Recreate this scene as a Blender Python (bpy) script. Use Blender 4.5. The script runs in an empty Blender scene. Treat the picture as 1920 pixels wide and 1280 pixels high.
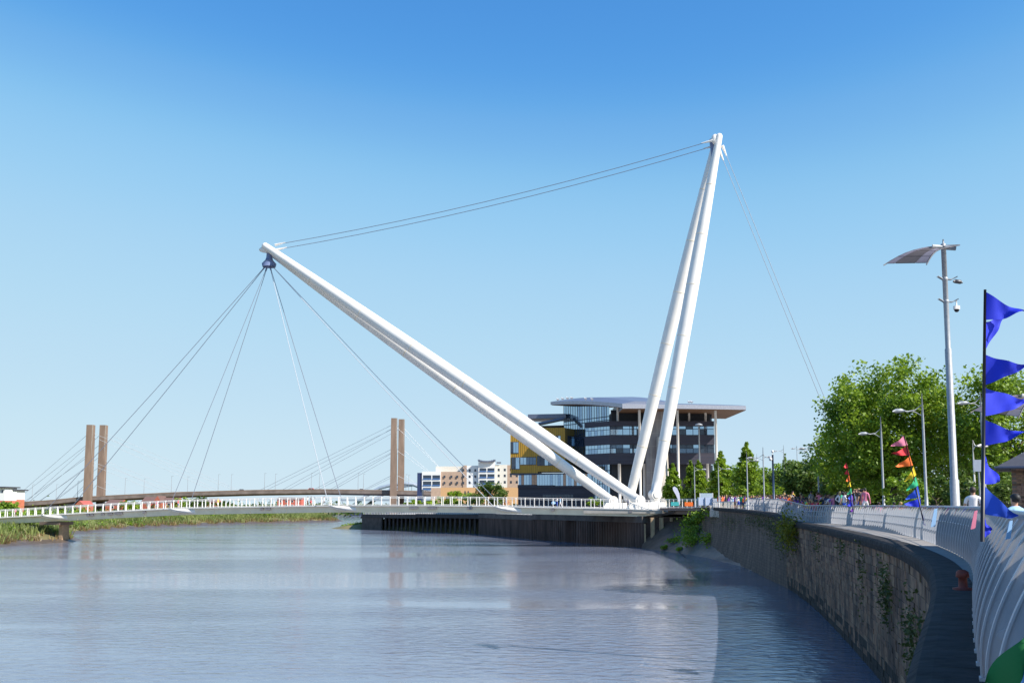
import bpy, math, random
import numpy as np
from mathutils import Vector, Matrix
random.seed(7); rng = np.random.default_rng(7)
R = math.radians
sc = bpy.context.scene
C = sc.collection

# ------------------------------------------------------------------ camera
F = 1867.0; PITCH = R(6.0); HORIZON = 945.0; EYE = 7.6
CY = HORIZON - F*math.tan(PITCH)
cam = bpy.data.cameras.new('camera'); camo = bpy.data.objects.new('camera', cam); C.objects.link(camo)
camo.location = (0, 0, EYE); camo.rotation_euler = (R(90)+PITCH, 0, 0)
cam.sensor_width = 36; cam.lens = 36*F/1920; cam.shift_y = (CY-640)/1920
cam.clip_start = .1; cam.clip_end = 20000
sc.camera = camo

# ------------------------------------------------------------------ light
SUN = Vector((.875*math.cos(R(40)), -.484*math.cos(R(40)), math.sin(R(40)))).normalized()
w = bpy.data.worlds.new('World'); sc.world = w; w.use_nodes = True
nt = w.node_tree; bg = nt.nodes['Background']
sky = nt.nodes.new('ShaderNodeTexSky'); sky.sky_type = 'NISHITA'; sky.sun_disc = False
sky.sun_elevation = math.asin(SUN.z); sky.sun_rotation = math.atan2(SUN.x, SUN.y)
sky.air_density = 1.0; sky.dust_density = 0; sky.ozone_density = 6.0; sky.altitude = 0
# sky colours graded paler towards the horizon: one tone curve per channel over the whole dome
sep = nt.nodes.new('ShaderNodeSeparateColor'); com = nt.nodes.new('ShaderNodeCombineColor'); nt.links.new(sky.outputs[0], sep.inputs[0])
SKYC = (((.0, .0), (.82, .6), (1.0, 1.2), (1.3, 2.2), (1.85, 3.0), (3.2, 3.7), (6.5, 4.35), (12, 4.6)),
        ((0, 0), (1.65, 2.3), (1.96, 3.15), (2.45, 4.2), (3.4, 4.8), (5.2, 5.2), (7.5, 5.55), (12, 5.7)),
        ((0, 0), (3.4, 5.38), (3.9, 5.82), (4.6, 6.2), (5.7, 6.28), (12, 6.35)))
for ch in range(3):
    m1 = nt.nodes.new('ShaderNodeMath'); m1.operation = 'MULTIPLY'; m1.inputs[1].default_value = 1/12; nt.links.new(sep.outputs[ch], m1.inputs[0])
    fc = nt.nodes.new('ShaderNodeFloatCurve'); nt.links.new(m1.outputs[0], fc.inputs['Value']); cv = fc.mapping.curves[0]
    pts_ = SKYC[ch]; cv.points[0].location = (pts_[0][0]/12, pts_[0][1]/8); cv.points[1].location = (1, pts_[-1][1]/8)
    for x_, y_ in pts_[1:-1]: cv.points.new(x_/12, y_/8)
    for p_ in cv.points: p_.handle_type = 'AUTO_CLAMPED'
    fc.mapping.update()
    m2 = nt.nodes.new('ShaderNodeMath'); m2.operation = 'MULTIPLY'; m2.inputs[1].default_value = 8; nt.links.new(fc.outputs[0], m2.inputs[0]); nt.links.new(m2.outputs[0], com.inputs[ch])
nt.links.new(com.outputs[0], bg.inputs[0]); bg.inputs[1].default_value = .088
sl = bpy.data.lights.new('sun', 'SUN'); so = bpy.data.objects.new('sun', sl); C.objects.link(so)
sl.energy = 4.6; sl.angle = R(.5); sl.color = (1, .95, .87)
so.rotation_euler = (-SUN).to_track_quat('-Z', 'Y').to_euler(); so.location = (60, -40, 90)
vs = sc.view_settings; vs.view_transform = 'Standard'; vs.look = 'None'; vs.exposure = 0.7; vs.gamma = 1; vs.use_curve_mapping = False

def P(px, py, Y):
    """point on the ray through photo pixel (px,py) at forward distance Y"""
    xc = (px-960)/F; yc = (CY-py)/F
    d = (xc, math.cos(PITCH)-yc*math.sin(PITCH), math.sin(PITCH)+yc*math.cos(PITCH))
    s = Y/d[1]
    return Vector((d[0]*s, Y, EYE+d[2]*s))
def lerp(tab, x):
    xs = [a for a, b in tab]; ys = [b for a, b in tab]
    return float(np.interp(x, xs, ys))

# ------------------------------------------------------------------ materials
MATS = {}
def mat(name, col, rough=.6, metal=0, var=.12, scale=3, bump=0, spec=.5, stretch=None, col2=None):
    if name in MATS: return MATS[name]
    m = bpy.data.materials.new(name); m.use_nodes = True; n = m.node_tree; b = n.nodes['Principled BSDF']
    b.inputs['Roughness'].default_value = rough; b.inputs['Metallic'].default_value = metal
    b.inputs['Specular IOR Level'].default_value = spec
    tc = n.nodes.new('ShaderNodeTexCoord'); no = n.nodes.new('ShaderNodeTexNoise')
    no.inputs['Scale'].default_value = scale; no.inputs['Detail'].default_value = 5
    if stretch:
        mp = n.nodes.new('ShaderNodeMapping'); mp.inputs['Scale'].default_value = stretch
        n.links.new(tc.outputs['Object'], mp.inputs[0]); n.links.new(mp.outputs[0], no.inputs[0])
    else: n.links.new(tc.outputs['Object'], no.inputs[0])
    r = n.nodes.new('ShaderNodeValToRGB'); e = r.color_ramp.elements
    c2 = col2 or col
    e[0].position = .3; e[1].position = .7
    e[0].color = tuple(max(0, c*(1-var)) for c in col)+(1,); e[1].color = tuple(min(1, c*(1+var)) for c in c2)+(1,)
    n.links.new(no.outputs[0], r.inputs[0]); n.links.new(r.outputs[0], b.inputs['Base Color'])
    if bump:
        bp = n.nodes.new('ShaderNodeBump'); bp.inputs['Strength'].default_value = bump; bp.inputs['Distance'].default_value = .05
        n.links.new(no.outputs[0], bp.inputs['Height']); n.links.new(bp.outputs[0], b.inputs['Normal'])
    MATS[name] = m; return m
def stonemat(name, col, streak=.5):
    m = bpy.data.materials.new(name); m.use_nodes = True; n = m.node_tree; b = n.nodes['Principled BSDF']; b.inputs['Roughness'].default_value = .88
    g = n.nodes.new('ShaderNodeNewGeometry')
    def noi(scale, st, det=6):
        mp = n.nodes.new('ShaderNodeMapping'); mp.inputs['Scale'].default_value = st; n.links.new(g.outputs['Position'], mp.inputs[0])
        q = n.nodes.new('ShaderNodeTexNoise'); q.inputs['Scale'].default_value = scale; q.inputs['Detail'].default_value = det; n.links.new(mp.outputs[0], q.inputs[0]); return q
    a = noi(3, (1, 1, 1)); c = noi(.9, (1, 1, .4)); 
    r1 = n.nodes.new('ShaderNodeValToRGB'); e = r1.color_ramp.elements; e[0].position = .3; e[1].position = .72
    e[0].color = tuple(x*.55 for x in col)+(1,); e[1].color = tuple(x*1.3 for x in col)+(1,)
    r2 = n.nodes.new('ShaderNodeValToRGB'); e = r2.color_ramp.elements; e[0].position = .36; e[1].position = .62
    e[0].color = (.22, .21, .21, 1); e[1].color = (1.35, 1.2, 1.05, 1)
    mx = n.nodes.new('ShaderNodeMix'); mx.data_type = 'RGBA'; mx.blend_type = 'MULTIPLY'; mx.inputs[0].default_value = .85
    n.links.new(a.outputs[0], r1.inputs[0]); n.links.new(c.outputs[0], r2.inputs[0]); n.links.new(r1.outputs[0], mx.inputs[6]); n.links.new(r2.outputs[0], mx.inputs[7]); n.links.new(mx.outputs[2], b.inputs['Base Color'])
    bp = n.nodes.new('ShaderNodeBump'); bp.inputs['Strength'].default_value = .7; bp.inputs['Distance'].default_value = .05; n.links.new(a.outputs[0], bp.inputs['Height']); n.links.new(bp.outputs[0], b.inputs['Normal'])
    MATS[name] = m; return m
def leafmat(name, a, b_, scale=.5):
    m = bpy.data.materials.new(name); m.use_nodes = True; n = m.node_tree; b = n.nodes['Principled BSDF']; out = n.nodes['Material Output']
    g = n.nodes.new('ShaderNodeNewGeometry'); no = n.nodes.new('ShaderNodeTexNoise'); no.inputs['Scale'].default_value = scale; no.inputs['Detail'].default_value = 6
    n.links.new(g.outputs['Position'], no.inputs[0])
    r = n.nodes.new('ShaderNodeValToRGB'); e = r.color_ramp.elements; e[0].position = .35; e[1].position = .68
    e[0].color = a+(1,); e[1].color = b_+(1,)
    n.links.new(no.outputs[0], r.inputs[0]); n.links.new(r.outputs[0], b.inputs['Base Color']); b.inputs['Roughness'].default_value = .5
    t = n.nodes.new('ShaderNodeBsdfTranslucent'); n.links.new(r.outputs[0], t.inputs[0])
    mx = n.nodes.new('ShaderNodeMixShader'); mx.inputs[0].default_value = .42
    n.links.new(b.outputs[0], mx.inputs[1]); n.links.new(t.outputs[0], mx.inputs[2]); n.links.new(mx.outputs[0], out.inputs[0])
    MATS[name] = m; return m
def brickmat(name, c1, c2, mortar, bw, bh, bump=.4):
    m = bpy.data.materials.new(name); m.use_nodes = True; n = m.node_tree; b = n.nodes['Principled BSDF']; b.inputs['Roughness'].default_value = .85
    uv = n.nodes.new('ShaderNodeUVMap'); bt = n.nodes.new('ShaderNodeTexBrick'); bt.inputs['Scale'].default_value = 1
    bt.inputs['Brick Width'].default_value = bw; bt.inputs['Row Height'].default_value = bh; bt.inputs['Mortar Size'].default_value = .012
    bt.inputs['Color1'].default_value = c1+(1,); bt.inputs['Color2'].default_value = c2+(1,); bt.inputs['Mortar'].default_value = mortar+(1,)
    n.links.new(uv.outputs[0], bt.inputs[0])
    no = n.nodes.new('ShaderNodeTexNoise'); no.inputs['Scale'].default_value = .8; no.inputs['Detail'].default_value = 7
    g = n.nodes.new('ShaderNodeNewGeometry'); mp = n.nodes.new('ShaderNodeMapping'); mp.inputs['Scale'].default_value = (1, 1, .3)
    n.links.new(g.outputs['Position'], mp.inputs[0]); n.links.new(mp.outputs[0], no.inputs[0])
    mx = n.nodes.new('ShaderNodeMix'); mx.data_type = 'RGBA'; mx.blend_type = 'MULTIPLY'; mx.inputs[0].default_value = .8
    r = n.nodes.new('ShaderNodeValToRGB'); r.color_ramp.elements[0].position = .3; r.color_ramp.elements[1].position = .7
    r.color_ramp.elements[0].color = (.35, .33, .3, 1); r.color_ramp.elements[1].color = (1.0, 1, 1, 1)
    n.links.new(no.outputs[0], r.inputs[0]); n.links.new(bt.outputs[0], mx.inputs[6]); n.links.new(r.outputs[0], mx.inputs[7]); n.links.new(mx.outputs[2], b.inputs['Base Color'])
    bp = n.nodes.new('ShaderNodeBump'); bp.inputs['Strength'].default_value = bump; bp.inputs['Distance'].default_value = .03
    n.links.new(bt.outputs['Fac'], bp.inputs['Height']); bp.invert = True; n.links.new(bp.outputs[0], b.inputs['Normal'])
    MATS[name] = m; return m

WHITE = mat('white_painted_steel', (.82, .77, .71), .35, var=.05, scale=.4)
GIRDER = mat('cream_painted_steel', (.84, .7, .5), .5, var=.08, scale=.6)
STEELBLUE = mat('blue_grey_steel', (.16, .2, .34), .45, var=.08)
CABLE = mat('galvanised_cable', (.2, .22, .27), .55, .15, var=.05)
CABLEW = mat('white_sheathed_cable', (.5, .51, .54), .4, var=.03)
GALV = mat('galvanised_steel', (.34, .35, .37), .5, .2, var=.12, scale=6)
RIB = mat('pale_grey_paint', (.54, .54, .56), .45, var=.06, scale=2)
RAILBLUE = mat('blue_grey_handrail', (.3, .37, .48), .3, .5, var=.06)
CONC = mat('weathered_concrete', (.225, .155, .115), .85, var=.2, scale=.5, bump=.2, stretch=(1, 1, .25))
CONCL = mat('pale_concrete', (.46, .41, .35), .8, var=.12, scale=.8, bump=.1)
COPING = mat('dark_coping_stone', (.034, .03, .029), .9, var=.5, scale=2.5, bump=.8, spec=.25)
STONE1 = stonemat('brown_quay_stone', (.22, .135, .09))
STONE2 = stonemat('grey_quay_stone', (.26, .18, .125))
STONE3 = stonemat('dark_quay_stone', (.13, .085, .065))
ALGAE_SHADE = stonemat('wet_algae_and_shade_stone', (.03, .026, .02))  # wet algae and the undercut's shadow line, both painted into this stone colour
MUD = mat('wet_river_mud', (.1, .075, .058), .45, var=.3, scale=.8, bump=.6, spec=.6)
PILE = mat('rusted_sheet_pile', (.1, .062, .05), .8, var=.5, scale=.6, bump=.3, stretch=(1, 1, .3))
TIMBER = mat('dark_jetty_timber', (.055, .045, .042), .85, var=.4, scale=1.5, stretch=(2, 2, .4))
PAVE = mat('promenade_paving', (.3, .27, .24), .85, var=.15, scale=1.5)
GROUND = mat('dry_grass_ground', (.12, .13, .045), .95, var=.4, scale=.15, col2=(.2, .16, .07))
FARG = mat('far_land', (.09, .12, .05), .95, var=.4, scale=.02)
DARKCLAD = mat('dark_slate_cladding', (.045, .04, .058), .65, var=.18, scale=.6, stretch=(.2, .2, 4))
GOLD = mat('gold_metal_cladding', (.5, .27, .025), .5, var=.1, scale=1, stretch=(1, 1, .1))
GOLDD = mat('gold_shade_and_seam', (.2, .13, .02), .5, var=.12, scale=1)  # side wall's shade put into a darker gold; seams share the tone
ROOF = mat('blue_grey_roof_metal', (.17, .19, .26), .4, .3, var=.06)
SOFFIT = mat('brown_timber_soffit', (.2, .11, .06), .7)
COLUMN = mat('cream_column', (.68, .62, .56), .6, var=.05)
STAIR = mat('grey_concrete_panel', (.3, .26, .25), .8, var=.15, scale=.5)
GLASS = mat('reflective_glass', (.38, .5, .62), .06, .95, var=.03)
GLASSD = mat('dark_glass', (.05, .065, .09), .08, .3, var=.2)
FRAME = mat('dark_blue_frame', (.03, .045, .09), .5)
CREAM = mat('cream_render', (.72, .67, .58), .8, var=.05); RENDW = mat('white_render', (.78, .77, .75), .8, var=.04)
TAN = mat('tan_brick', (.46, .32, .23), .85, var=.1, scale=1); ORANGE = mat('orange_render', (.58, .34, .16), .8, var=.07)
REDBR = mat('red_brick', (.42, .12, .08), .85, var=.15); ROOFT = mat('brown_roof_tiles', (.16, .09, .075), .85, var=.2)
BLACKP = mat('black_paint', (.012, .012, .016), .4); YELLOW = mat('yellow_sign_paint', (.75, .48, .03), .5)
SKIN = mat('skin', (.5, .28, .19), .5, var=.06); SKIN2 = mat('tan_skin', (.38, .2, .13), .5, var=.06)
BARK = mat('bark', (.12, .09, .065), .9, var=.3, scale=5, bump=.5)
TIN = mat('dark_slate_roof', (.06, .06, .075), .7, var=.2)
RUST = mat('red_oxide_iron', (.2, .045, .03), .7, var=.25, scale=8)
LEAF = leafmat('plane_leaves', (.1, .19, .015), (.37, .5, .035))
LEAFD = leafmat('dark_leaves', (.05, .1, .016), (.17, .25, .035))
LEAFB = leafmat('bright_leaves', (.1, .2, .014), (.32, .46, .035))
REED = leafmat('reed_blades', (.15, .2, .05), (.33, .37, .12), .08)
REEDB = leafmat('dry_reed_blades', (.2, .14, .06), (.38, .26, .12), .1)
WEED = leafmat('wall_weed', (.06, .085, .02), (.14, .17, .04), 1)
def cloth(name, col):
    m = mat(name, col, .7, var=.06, scale=4)
    return m
BLUE = cloth('blue_cloth', (.012, .03, .62)); BLUE2 = cloth('royal_cloth', (.03, .1, .65)); RED = cloth('red_cloth', (.72, .03, .04)); ORG = cloth('orange_cloth', (.85, .16, .02))
YEL = cloth('yellow_cloth', (.85, .6, .02)); GRN = cloth('green_cloth', (.03, .45, .2)); PUR = cloth('purple_cloth', (.2, .03, .4)); PINK = cloth('pink_cloth', (.7, .2, .3))
WHT = cloth('white_cloth', (.8, .74, .74)); BLK = cloth('black_cloth', (.02, .02, .025)); GRY = cloth('grey_cloth', (.25, .26, .3)); DEN = cloth('denim', (.06, .1, .24)); LBL = cloth('light_blue_cloth', (.3, .5, .75)); BRN = cloth('brown_cloth', (.25, .13, .08)); NAVY = cloth('navy_cloth', (.02, .03, .1)); TEAL = cloth('teal_cloth', (.05, .4, .4))
HAIR = [mat('dark_brown_hair', (.035, .02, .013), .6), mat('black_hair', (.01, .009, .009), .6), mat('blond_hair', (.4, .26, .1), .6), mat('auburn_hair', (.2, .07, .03), .6)]

# water
def water_mat():
    m = bpy.data.materials.new('river_water'); m.use_nodes = True; n = m.node_tree; b = n.nodes['Principled BSDF']
    b.inputs['Base Color'].default_value = (.165, .18, .235, 1); b.inputs['Roughness'].default_value = .1; b.inputs['IOR'].default_value = 1.333; b.inputs['Specular IOR Level'].default_value = 1.0
    g = n.nodes.new('ShaderNodeNewGeometry')
    def noise(scale, st, det):
        mp = n.nodes.new('ShaderNodeMapping'); mp.inputs['Scale'].default_value = st; n.links.new(g.outputs['Position'], mp.inputs[0])
        q = n.nodes.new('ShaderNodeTexNoise'); q.inputs['Scale'].default_value = scale; q.inputs['Detail'].default_value = det; q.inputs['Distortion'].default_value = .4
        n.links.new(mp.outputs[0], q.inputs[0]); return q
    a = noise(1.3, (.8, 1.2, 1), 6); c = noise(.28, (.7, 1.3, 1), 3); p = noise(.03, (.35, 1.8, 1), 5)
    ramp = n.nodes.new('ShaderNodeMapRange'); ramp.inputs[1].default_value = .4; ramp.inputs[2].default_value = .62; ramp.inputs[3].default_value = .15; ramp.inputs[4].default_value = 1.5
    n.links.new(p.outputs[0], ramp.inputs[0])
    b1 = n.nodes.new('ShaderNodeBump'); b1.inputs['Distance'].default_value = .1; n.links.new(a.outputs[0], b1.inputs['Height']); n.links.new(ramp.outputs[0], b1.inputs['Strength'])
    b2 = n.nodes.new('ShaderNodeBump'); b2.inputs['Distance'].default_value = .12; b2.inputs['Strength'].default_value = .2
    n.links.new(c.outputs[0], b2.inputs['Height']); n.links.new(b1.outputs[0], b2.inputs['Normal']); n.links.new(b2.outputs[0], b.inputs['Normal'])
    return m
WATER = water_mat()

# ------------------------------------------------------------------ mesh building helpers
class MB:
    def __init__(s): s.v = []; s.f = []; s.m = []
    def add(s, vs, fs, mi=0):
        k = len(s.v); s.v += [tuple(v) for v in vs]; s.f += [tuple(i+k for i in f) for f in fs]; s.m += [mi]*len(fs); return s
    def box(s, c, d, mi=0, rz=0, mtx=None):
        x, y, z = d[0]/2, d[1]/2, d[2]/2; vs = []
        cs, sn = math.cos(rz), math.sin(rz)
        for a, b, e in ((-1,-1,-1),(1,-1,-1),(1,1,-1),(-1,1,-1),(-1,-1,1),(1,-1,1),(1,1,1),(-1,1,1)):
            vs.append((c[0]+a*x*cs-b*y*sn, c[1]+a*x*sn+b*y*cs, c[2]+e*z))
        return s.add(vs, ((3,2,1,0),(4,5,6,7),(0,1,5,4),(1,2,6,5),(2,3,7,6),(3,0,4,7)), mi)
    def wall(s, A, B, z0, z1, th, off=0, mi=0):
        """box along plan segment A-B; the face toward the right-hand normal (camera side when A is left) sits at off, body goes back th"""
        d = Vector((B[0]-A[0], B[1]-A[1])); d.normalize(); n = Vector((d.y, -d.x))
        p = []
        for o in (off, off-th):
            for q in (A, B): p.append((q[0]+n.x*o, q[1]+n.y*o))
        a, b, c, e = p[0], p[1], p[3], p[2]
        vs = [(q[0], q[1], z) for z in (z0, z1) for q in (a, b, c, e)]
        return s.add(vs, ((3,2,1,0),(4,5,6,7),(0,1,5,4),(1,2,6,5),(2,3,7,6),(3,0,4,7)), mi)
    def prism(s, poly, z0, z1, mi=0):
        n = len(poly); vs = [(p[0], p[1], z0) for p in poly]+[(p[0], p[1], z1) for p in poly]
        return s.add(vs, [tuple(range(n-1, -1, -1)), tuple(range(n, 2*n))]+[(i, (i+1) % n, n+(i+1) % n, n+i) for i in range(n)], mi)
    def tube(s, pts, rad, seg=8, mi=0, cap=True):
        pts = [Vector(p) for p in pts]; n = len(pts)
        if not hasattr(rad, '__len__'): rad = [rad]*n
        vs = []
        for i, p in enumerate(pts):
            t = (pts[min(i+1, n-1)]-pts[max(i-1, 0)]).normalized()
            ref = Vector((0, 0, 1)) if abs(t.z) < .95 else Vector((0, 1, 0))
            u = t.cross(ref).normalized(); v = u.cross(t)
            for k in range(seg):
                a = 2*math.pi*k/seg; vs.append(p+(u*math.cos(a)+v*math.sin(a))*rad[i])
        fs = [(i*seg+k, i*seg+(k+1) % seg, (i+1)*seg+(k+1) % seg, (i+1)*seg+k) for i in range(n-1) for k in range(seg)]
        if cap: fs += [tuple(range(seg)), tuple(range((n-1)*seg+seg-1, (n-1)*seg-1, -1))]
        return s.add(vs, fs, mi)
    def ball(s, c, r, mi=0, seg=10, rings=7):
        if not hasattr(r, '__len__'): r = (r, r, r)
        vs = [(c[0], c[1], c[2]-r[2])]
        for i in range(1, rings):
            a = math.pi*i/rings
            for k in range(seg):
                b = 2*math.pi*k/seg; vs.append((c[0]+r[0]*math.sin(a)*math.cos(b), c[1]+r[1]*math.sin(a)*math.sin(b), c[2]-r[2]*math.cos(a)))
        vs.append((c[0], c[1], c[2]+r[2])); L = len(vs)-1
        fs = [(0, 1+(k+1) % seg, 1+k) for k in range(seg)]
        for i in range(rings-2):
            for k in range(seg): fs.append((1+i*seg+k, 1+i*seg+(k+1) % seg, 1+(i+1)*seg+(k+1) % seg, 1+(i+1)*seg+k))
        b0 = 1+(rings-2)*seg
        fs += [(b0+k, b0+(k+1) % seg, L) for k in range(seg)]
        return s.add(vs, fs, mi)
ORG_ = {}
def mesh_of(mb, name, mats, smooth=False, org=(0, 0, 0)):
    me = bpy.data.meshes.new(name); o = Vector(org)
    me.from_pydata([tuple(Vector(v)-o) for v in mb.v], [], mb.f)
    for m in mats: me.materials.append(m)
    me.polygons.foreach_set('material_index', mb.m)
    if smooth: me.polygons.foreach_set('use_smooth', [True]*len(mb.f))
    me.update(); return me
def link(o, parent=None):
    C.objects.link(o)
    if parent: o.parent = parent
    return o
def tag(o, label=None, cat=None, group=None, kind=None):
    for k, v in (('label', label), ('category', cat), ('group', group), ('kind', kind)):
        if v: o[k] = v
    return o
def root(name, loc, label, cat, group=None):
    o = bpy.data.objects.new(name, None); o.location = loc; o.empty_display_size = .3; C.objects.link(o); ORG_[o.name] = Vector(loc)
    return tag(o, label, cat, group)
def mk(name, mb, mats, parent=None, smooth=False, kind=None):
    """one mesh object from world coordinates"""
    if not isinstance(mats, (list, tuple)): mats = [mats]
    org = ORG_[parent.name] if parent else Vector((0, 0, 0))
    o = bpy.data.objects.new(name, mesh_of(mb, name, mats, smooth, org)); link(o, parent)
    if parent: ORG_[o.name] = org
    return tag(o, kind=kind)
def inst(name, me, loc, parent, rz=0, scale=None, rot=None):
    o = bpy.data.objects.new(name, me); link(o, parent)
    o.location = Vector(loc)-(ORG_[parent.name] if parent else Vector((0, 0, 0)))
    o.rotation_euler = rot or (0, 0, rz)
    if scale: o.scale = scale
    return o
def struct(name, mb, m, smooth=False, kind='structure'): return mk(name, mb, m, None, smooth, kind)
def catmull(pts, n):
    pts = [Vector(p) for p in pts]; out = []
    for i in range(len(pts)-1):
        a = pts[max(i-1, 0)]; b = pts[i]; c = pts[i+1]; d = pts[min(i+2, len(pts)-1)]
        for k in range(n):
            t = k/n; out.append(.5*((2*b)+(c-a)*t+(2*a-5*b+4*c-d)*t*t+(3*b-a-3*c+d)*t**3))
    out.append(pts[-1]); return out
def resample(pts, step):
    d = [0]
    for a, b in zip(pts, pts[1:]): d.append(d[-1]+(b-a).length)
    n = max(1, int(d[-1]/step)); res = []; j = 0
    for k in range(n+1):
        s = d[-1]*k/n
        while j < len(d)-2 and d[j+1] < s: j += 1
        t = (s-d[j])/max(1e-9, d[j+1]-d[j]); res.append(pts[j].lerp(pts[j+1], t))
    return res

# ------------------------------------------------------------------ terrain
def zprom(Y): return lerp([(0, 6.1), (88, 6.1), (102, 6.74), (113, 6.8), (150, 7.15), (400, 7.15)], Y)
def prise(Y): return lerp([(4, 0), (18, .7), (84, .72), (98, .5), (125, .45), (148, .05), (400, 0)], Y)
quay_pts = [(-9, -60), (-3, -12), (-.3, -1.5), (.35, .6), (.95, 2.2), (1.95, 4.6), (3.4, 8.4), (8.2, 19.3), (12, 29.5), (15.7, 43), (21.4, 70), (23.9, 84), (24.8, 90), (26.4, 103), (27.9, 114), (29.3, 130), (29.8, 145), (30.5, 161)]
quay = resample(catmull([(x, y, 0) for x, y in quay_pts], 10), .6)
quay = [Vector((p.x, p.y, zprom(p.y))) for p in quay]
fence_pts = [(-2.4, -12), (.15, -1.5), (.85, .6), (1.45, 2.1), (2.45, 4.6), (3.87, 8.36), (6.25, 13.7), (8.85, 19.3), (12.1, 26.9), (15.5, 36.8), (18.3, 46.2), (21.2, 58), (24.0, 73), (25.1, 81), (25.7, 89), (27.3, 104), (28.8, 113), (30.3, 130)]
fence = catmull([(x, y, 0) for x, y in fence_pts], 12)
west_edge = [(p.x, p.y, p.z) for p in quay]
wharf = [(23.2, 177), (4.67, 218), (-8.3, 258), (-27, 283), (-46, 308)]
wharf_top = [(177, 5.5), (258, 5.1), (308, 4.45)]
we2 = [(31, 162, 7.15), (31.5, 170, 7.15), (23.4, 176.8, 5.5)]+[(x, y, lerp(wharf_top, y)) for x, y in wharf]+[(-50, 330, 3), (-46, 400, 3), (-30, 600, 3), (-30, 720, 3)]
mb = MB(); rows = []
edge = west_edge+we2
for i, (x, y, z) in enumerate(edge):
    zi = z if y < 165 else max(z, 7.0 if y < 300 else 3.5)
    if y < 165: zi = z+prise(y)
    rows.append([(x, y, z), (x+2.0, y, z), (x+2.9, y, zi if y < 165 else z), (x+9, y, zi), (x+60, y, zi), (500, y, zi), (3000, y, zi)])
n = len(rows); k = len(rows[0])
mb.add([v for r_ in rows for v in r_], [(i*k+j, i*k+j+1, (i+1)*k+j+1, (i+1)*k+j) for i in range(n-1) for j in range(k-1)])
struct('promenade_ground', mb, PAVE)
# east bank
east = [(60, -84), (140, -86), (177, -91), (190, -91.6), (205, -89.6), (214, -91.5), (226, -99), (240, -107), (255, -112), (273, -114.5), (308, -120), (346, -117), (380, -109), (405, -104), (430, -86), (456, -77), (462, -84), (520, -105), (620, -115), (720, -110)]
mb = MB(); rows = []
for i in range(len(east)-1):
    (y0, x0), (y1, x1) = east[i], east[i+1]; q = max(1, int((y1-y0)/4))
    for j in range(q):
        t = j/q; y = y0+(y1-y0)*t; x = x0+(x1-x0)*t+math.sin(y*.5)*.6
        rows.append([(x+1.5, y, -.35), (x-.5, y, .15), (x-2.5, y, .8+.2*math.sin(y)), (x-6+math.sin(y*.9), y, 1.7), (x-11, y, 2.5), (x-25, y, 3.0), (x-70, y, 3.2), (-3000, y, 3.2)])
n = len(rows); k = len(rows[0])
mb.add([v for r_ in rows for v in r_], [(i*k+j, (i+1)*k+j, (i+1)*k+j+1, i*k+j+1) for i in range(n-1) for j in range(k-1)])
for fi, f in enumerate(mb.f): mb.m[fi] = 1 if fi % (k-1) < 2 else 0
struct('east_bank_ground', mb, [GROUND, MUD], True)
mb = MB(); mb.add([(-9000, 715, 2.6), (9000, 715, 2.6), (9000, 15000, 2.6), (-9000, 15000, 2.6), (-9000, 715, -1), (9000, 715, -1)], [(0, 1, 2, 3), (4, 5, 1, 0)]); struct('far_land', mb, FARG)
mb = MB(); mb.add([(-700, -300, 0), (600, -300, 0), (600, 716, 0), (-700, 716, 0)], [(0, 1, 2, 3)]); struct('river_water', mb, WATER)
# mud shore in the recess beside the bridge abutment
def mudz(u, v): return 0
up = [(23.6, 178.2, 1.6), (27, 176.5, 4.6), (31.6, 172, 5.6), (31.3, 162, 4.6), (30.6, 150, 2.6), (29.9, 138, 1.2), (29.0, 125, .5), (27.6, 110, .15)]
lo = [(22.2, 174, -.15), (23.4, 170, -.15), (25, 163, -.15), (26.4, 153, -.15), (27.4, 143, -.15), (27.8, 132, -.15), (27.6, 121, -.15), (26.8, 108, -.15)]
upc = catmull(up, 5); loc_ = catmull(lo, 5); mb = MB(); m_ = 9
for i in range(len(upc)):
    for j in range(m_):
        t = j/(m_-1); p = loc_[i].lerp(upc[i], t); p.z = loc_[i].z+(upc[i].z-loc_[i].z)*t**1.25+(.14*math.sin(i*1.7+j*2.1)+.1*math.sin(i*.9-j*1.3))*math.sin(math.pi*t)
        mb.v.append(tuple(p))
mb.f = [(i*m_+j, i*m_+j+1, (i+1)*m_+j+1, (i+1)*m_+j) for i in range(len(upc)-1) for j in range(m_-1)]; mb.m = [0]*len(mb.f)
struct('mud_shore', mb, MUD, True)

# ------------------------------------------------------------------ leaves and grass
def leaf_mesh(name, centres, size, m, up=.3, flat=None):
    n = len(centres); c = np.asarray(centres)
    nrm = rng.normal(size=(n, 3)); nrm[:, 2] = np.abs(nrm[:, 2])+up; nrm /= np.linalg.norm(nrm, axis=1)[:, None]
    t = rng.normal(size=(n, 3)); t -= nrm*(t*nrm).sum(1)[:, None]; t /= np.linalg.norm(t, axis=1)[:, None]
    b = np.cross(nrm, t); s = size*rng.uniform(.6, 1.35, size=(n, 1))
    v = np.stack([c-t*s*.6, c+b*s*.42+nrm*s*.1, c+t*s*.7, c-b*s*.42+nrm*s*.1], 1).reshape(-1, 3)
    return quad_mesh(name, v, m)
def quad_mesh(name, v, m):
    n = len(v)//4; me = bpy.data.meshes.new(name)
    me.vertices.add(4*n); me.vertices.foreach_set('co', v.astype(np.float32).ravel())
    me.loops.add(4*n); me.loops.foreach_set('vertex_index', np.arange(4*n, dtype=np.int32))
    me.polygons.add(n); me.polygons.foreach_set('loop_start', np.arange(0, 4*n, 4, dtype=np.int32))
    me.update(calc_edges=True); me.materials.append(m); return me
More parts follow.
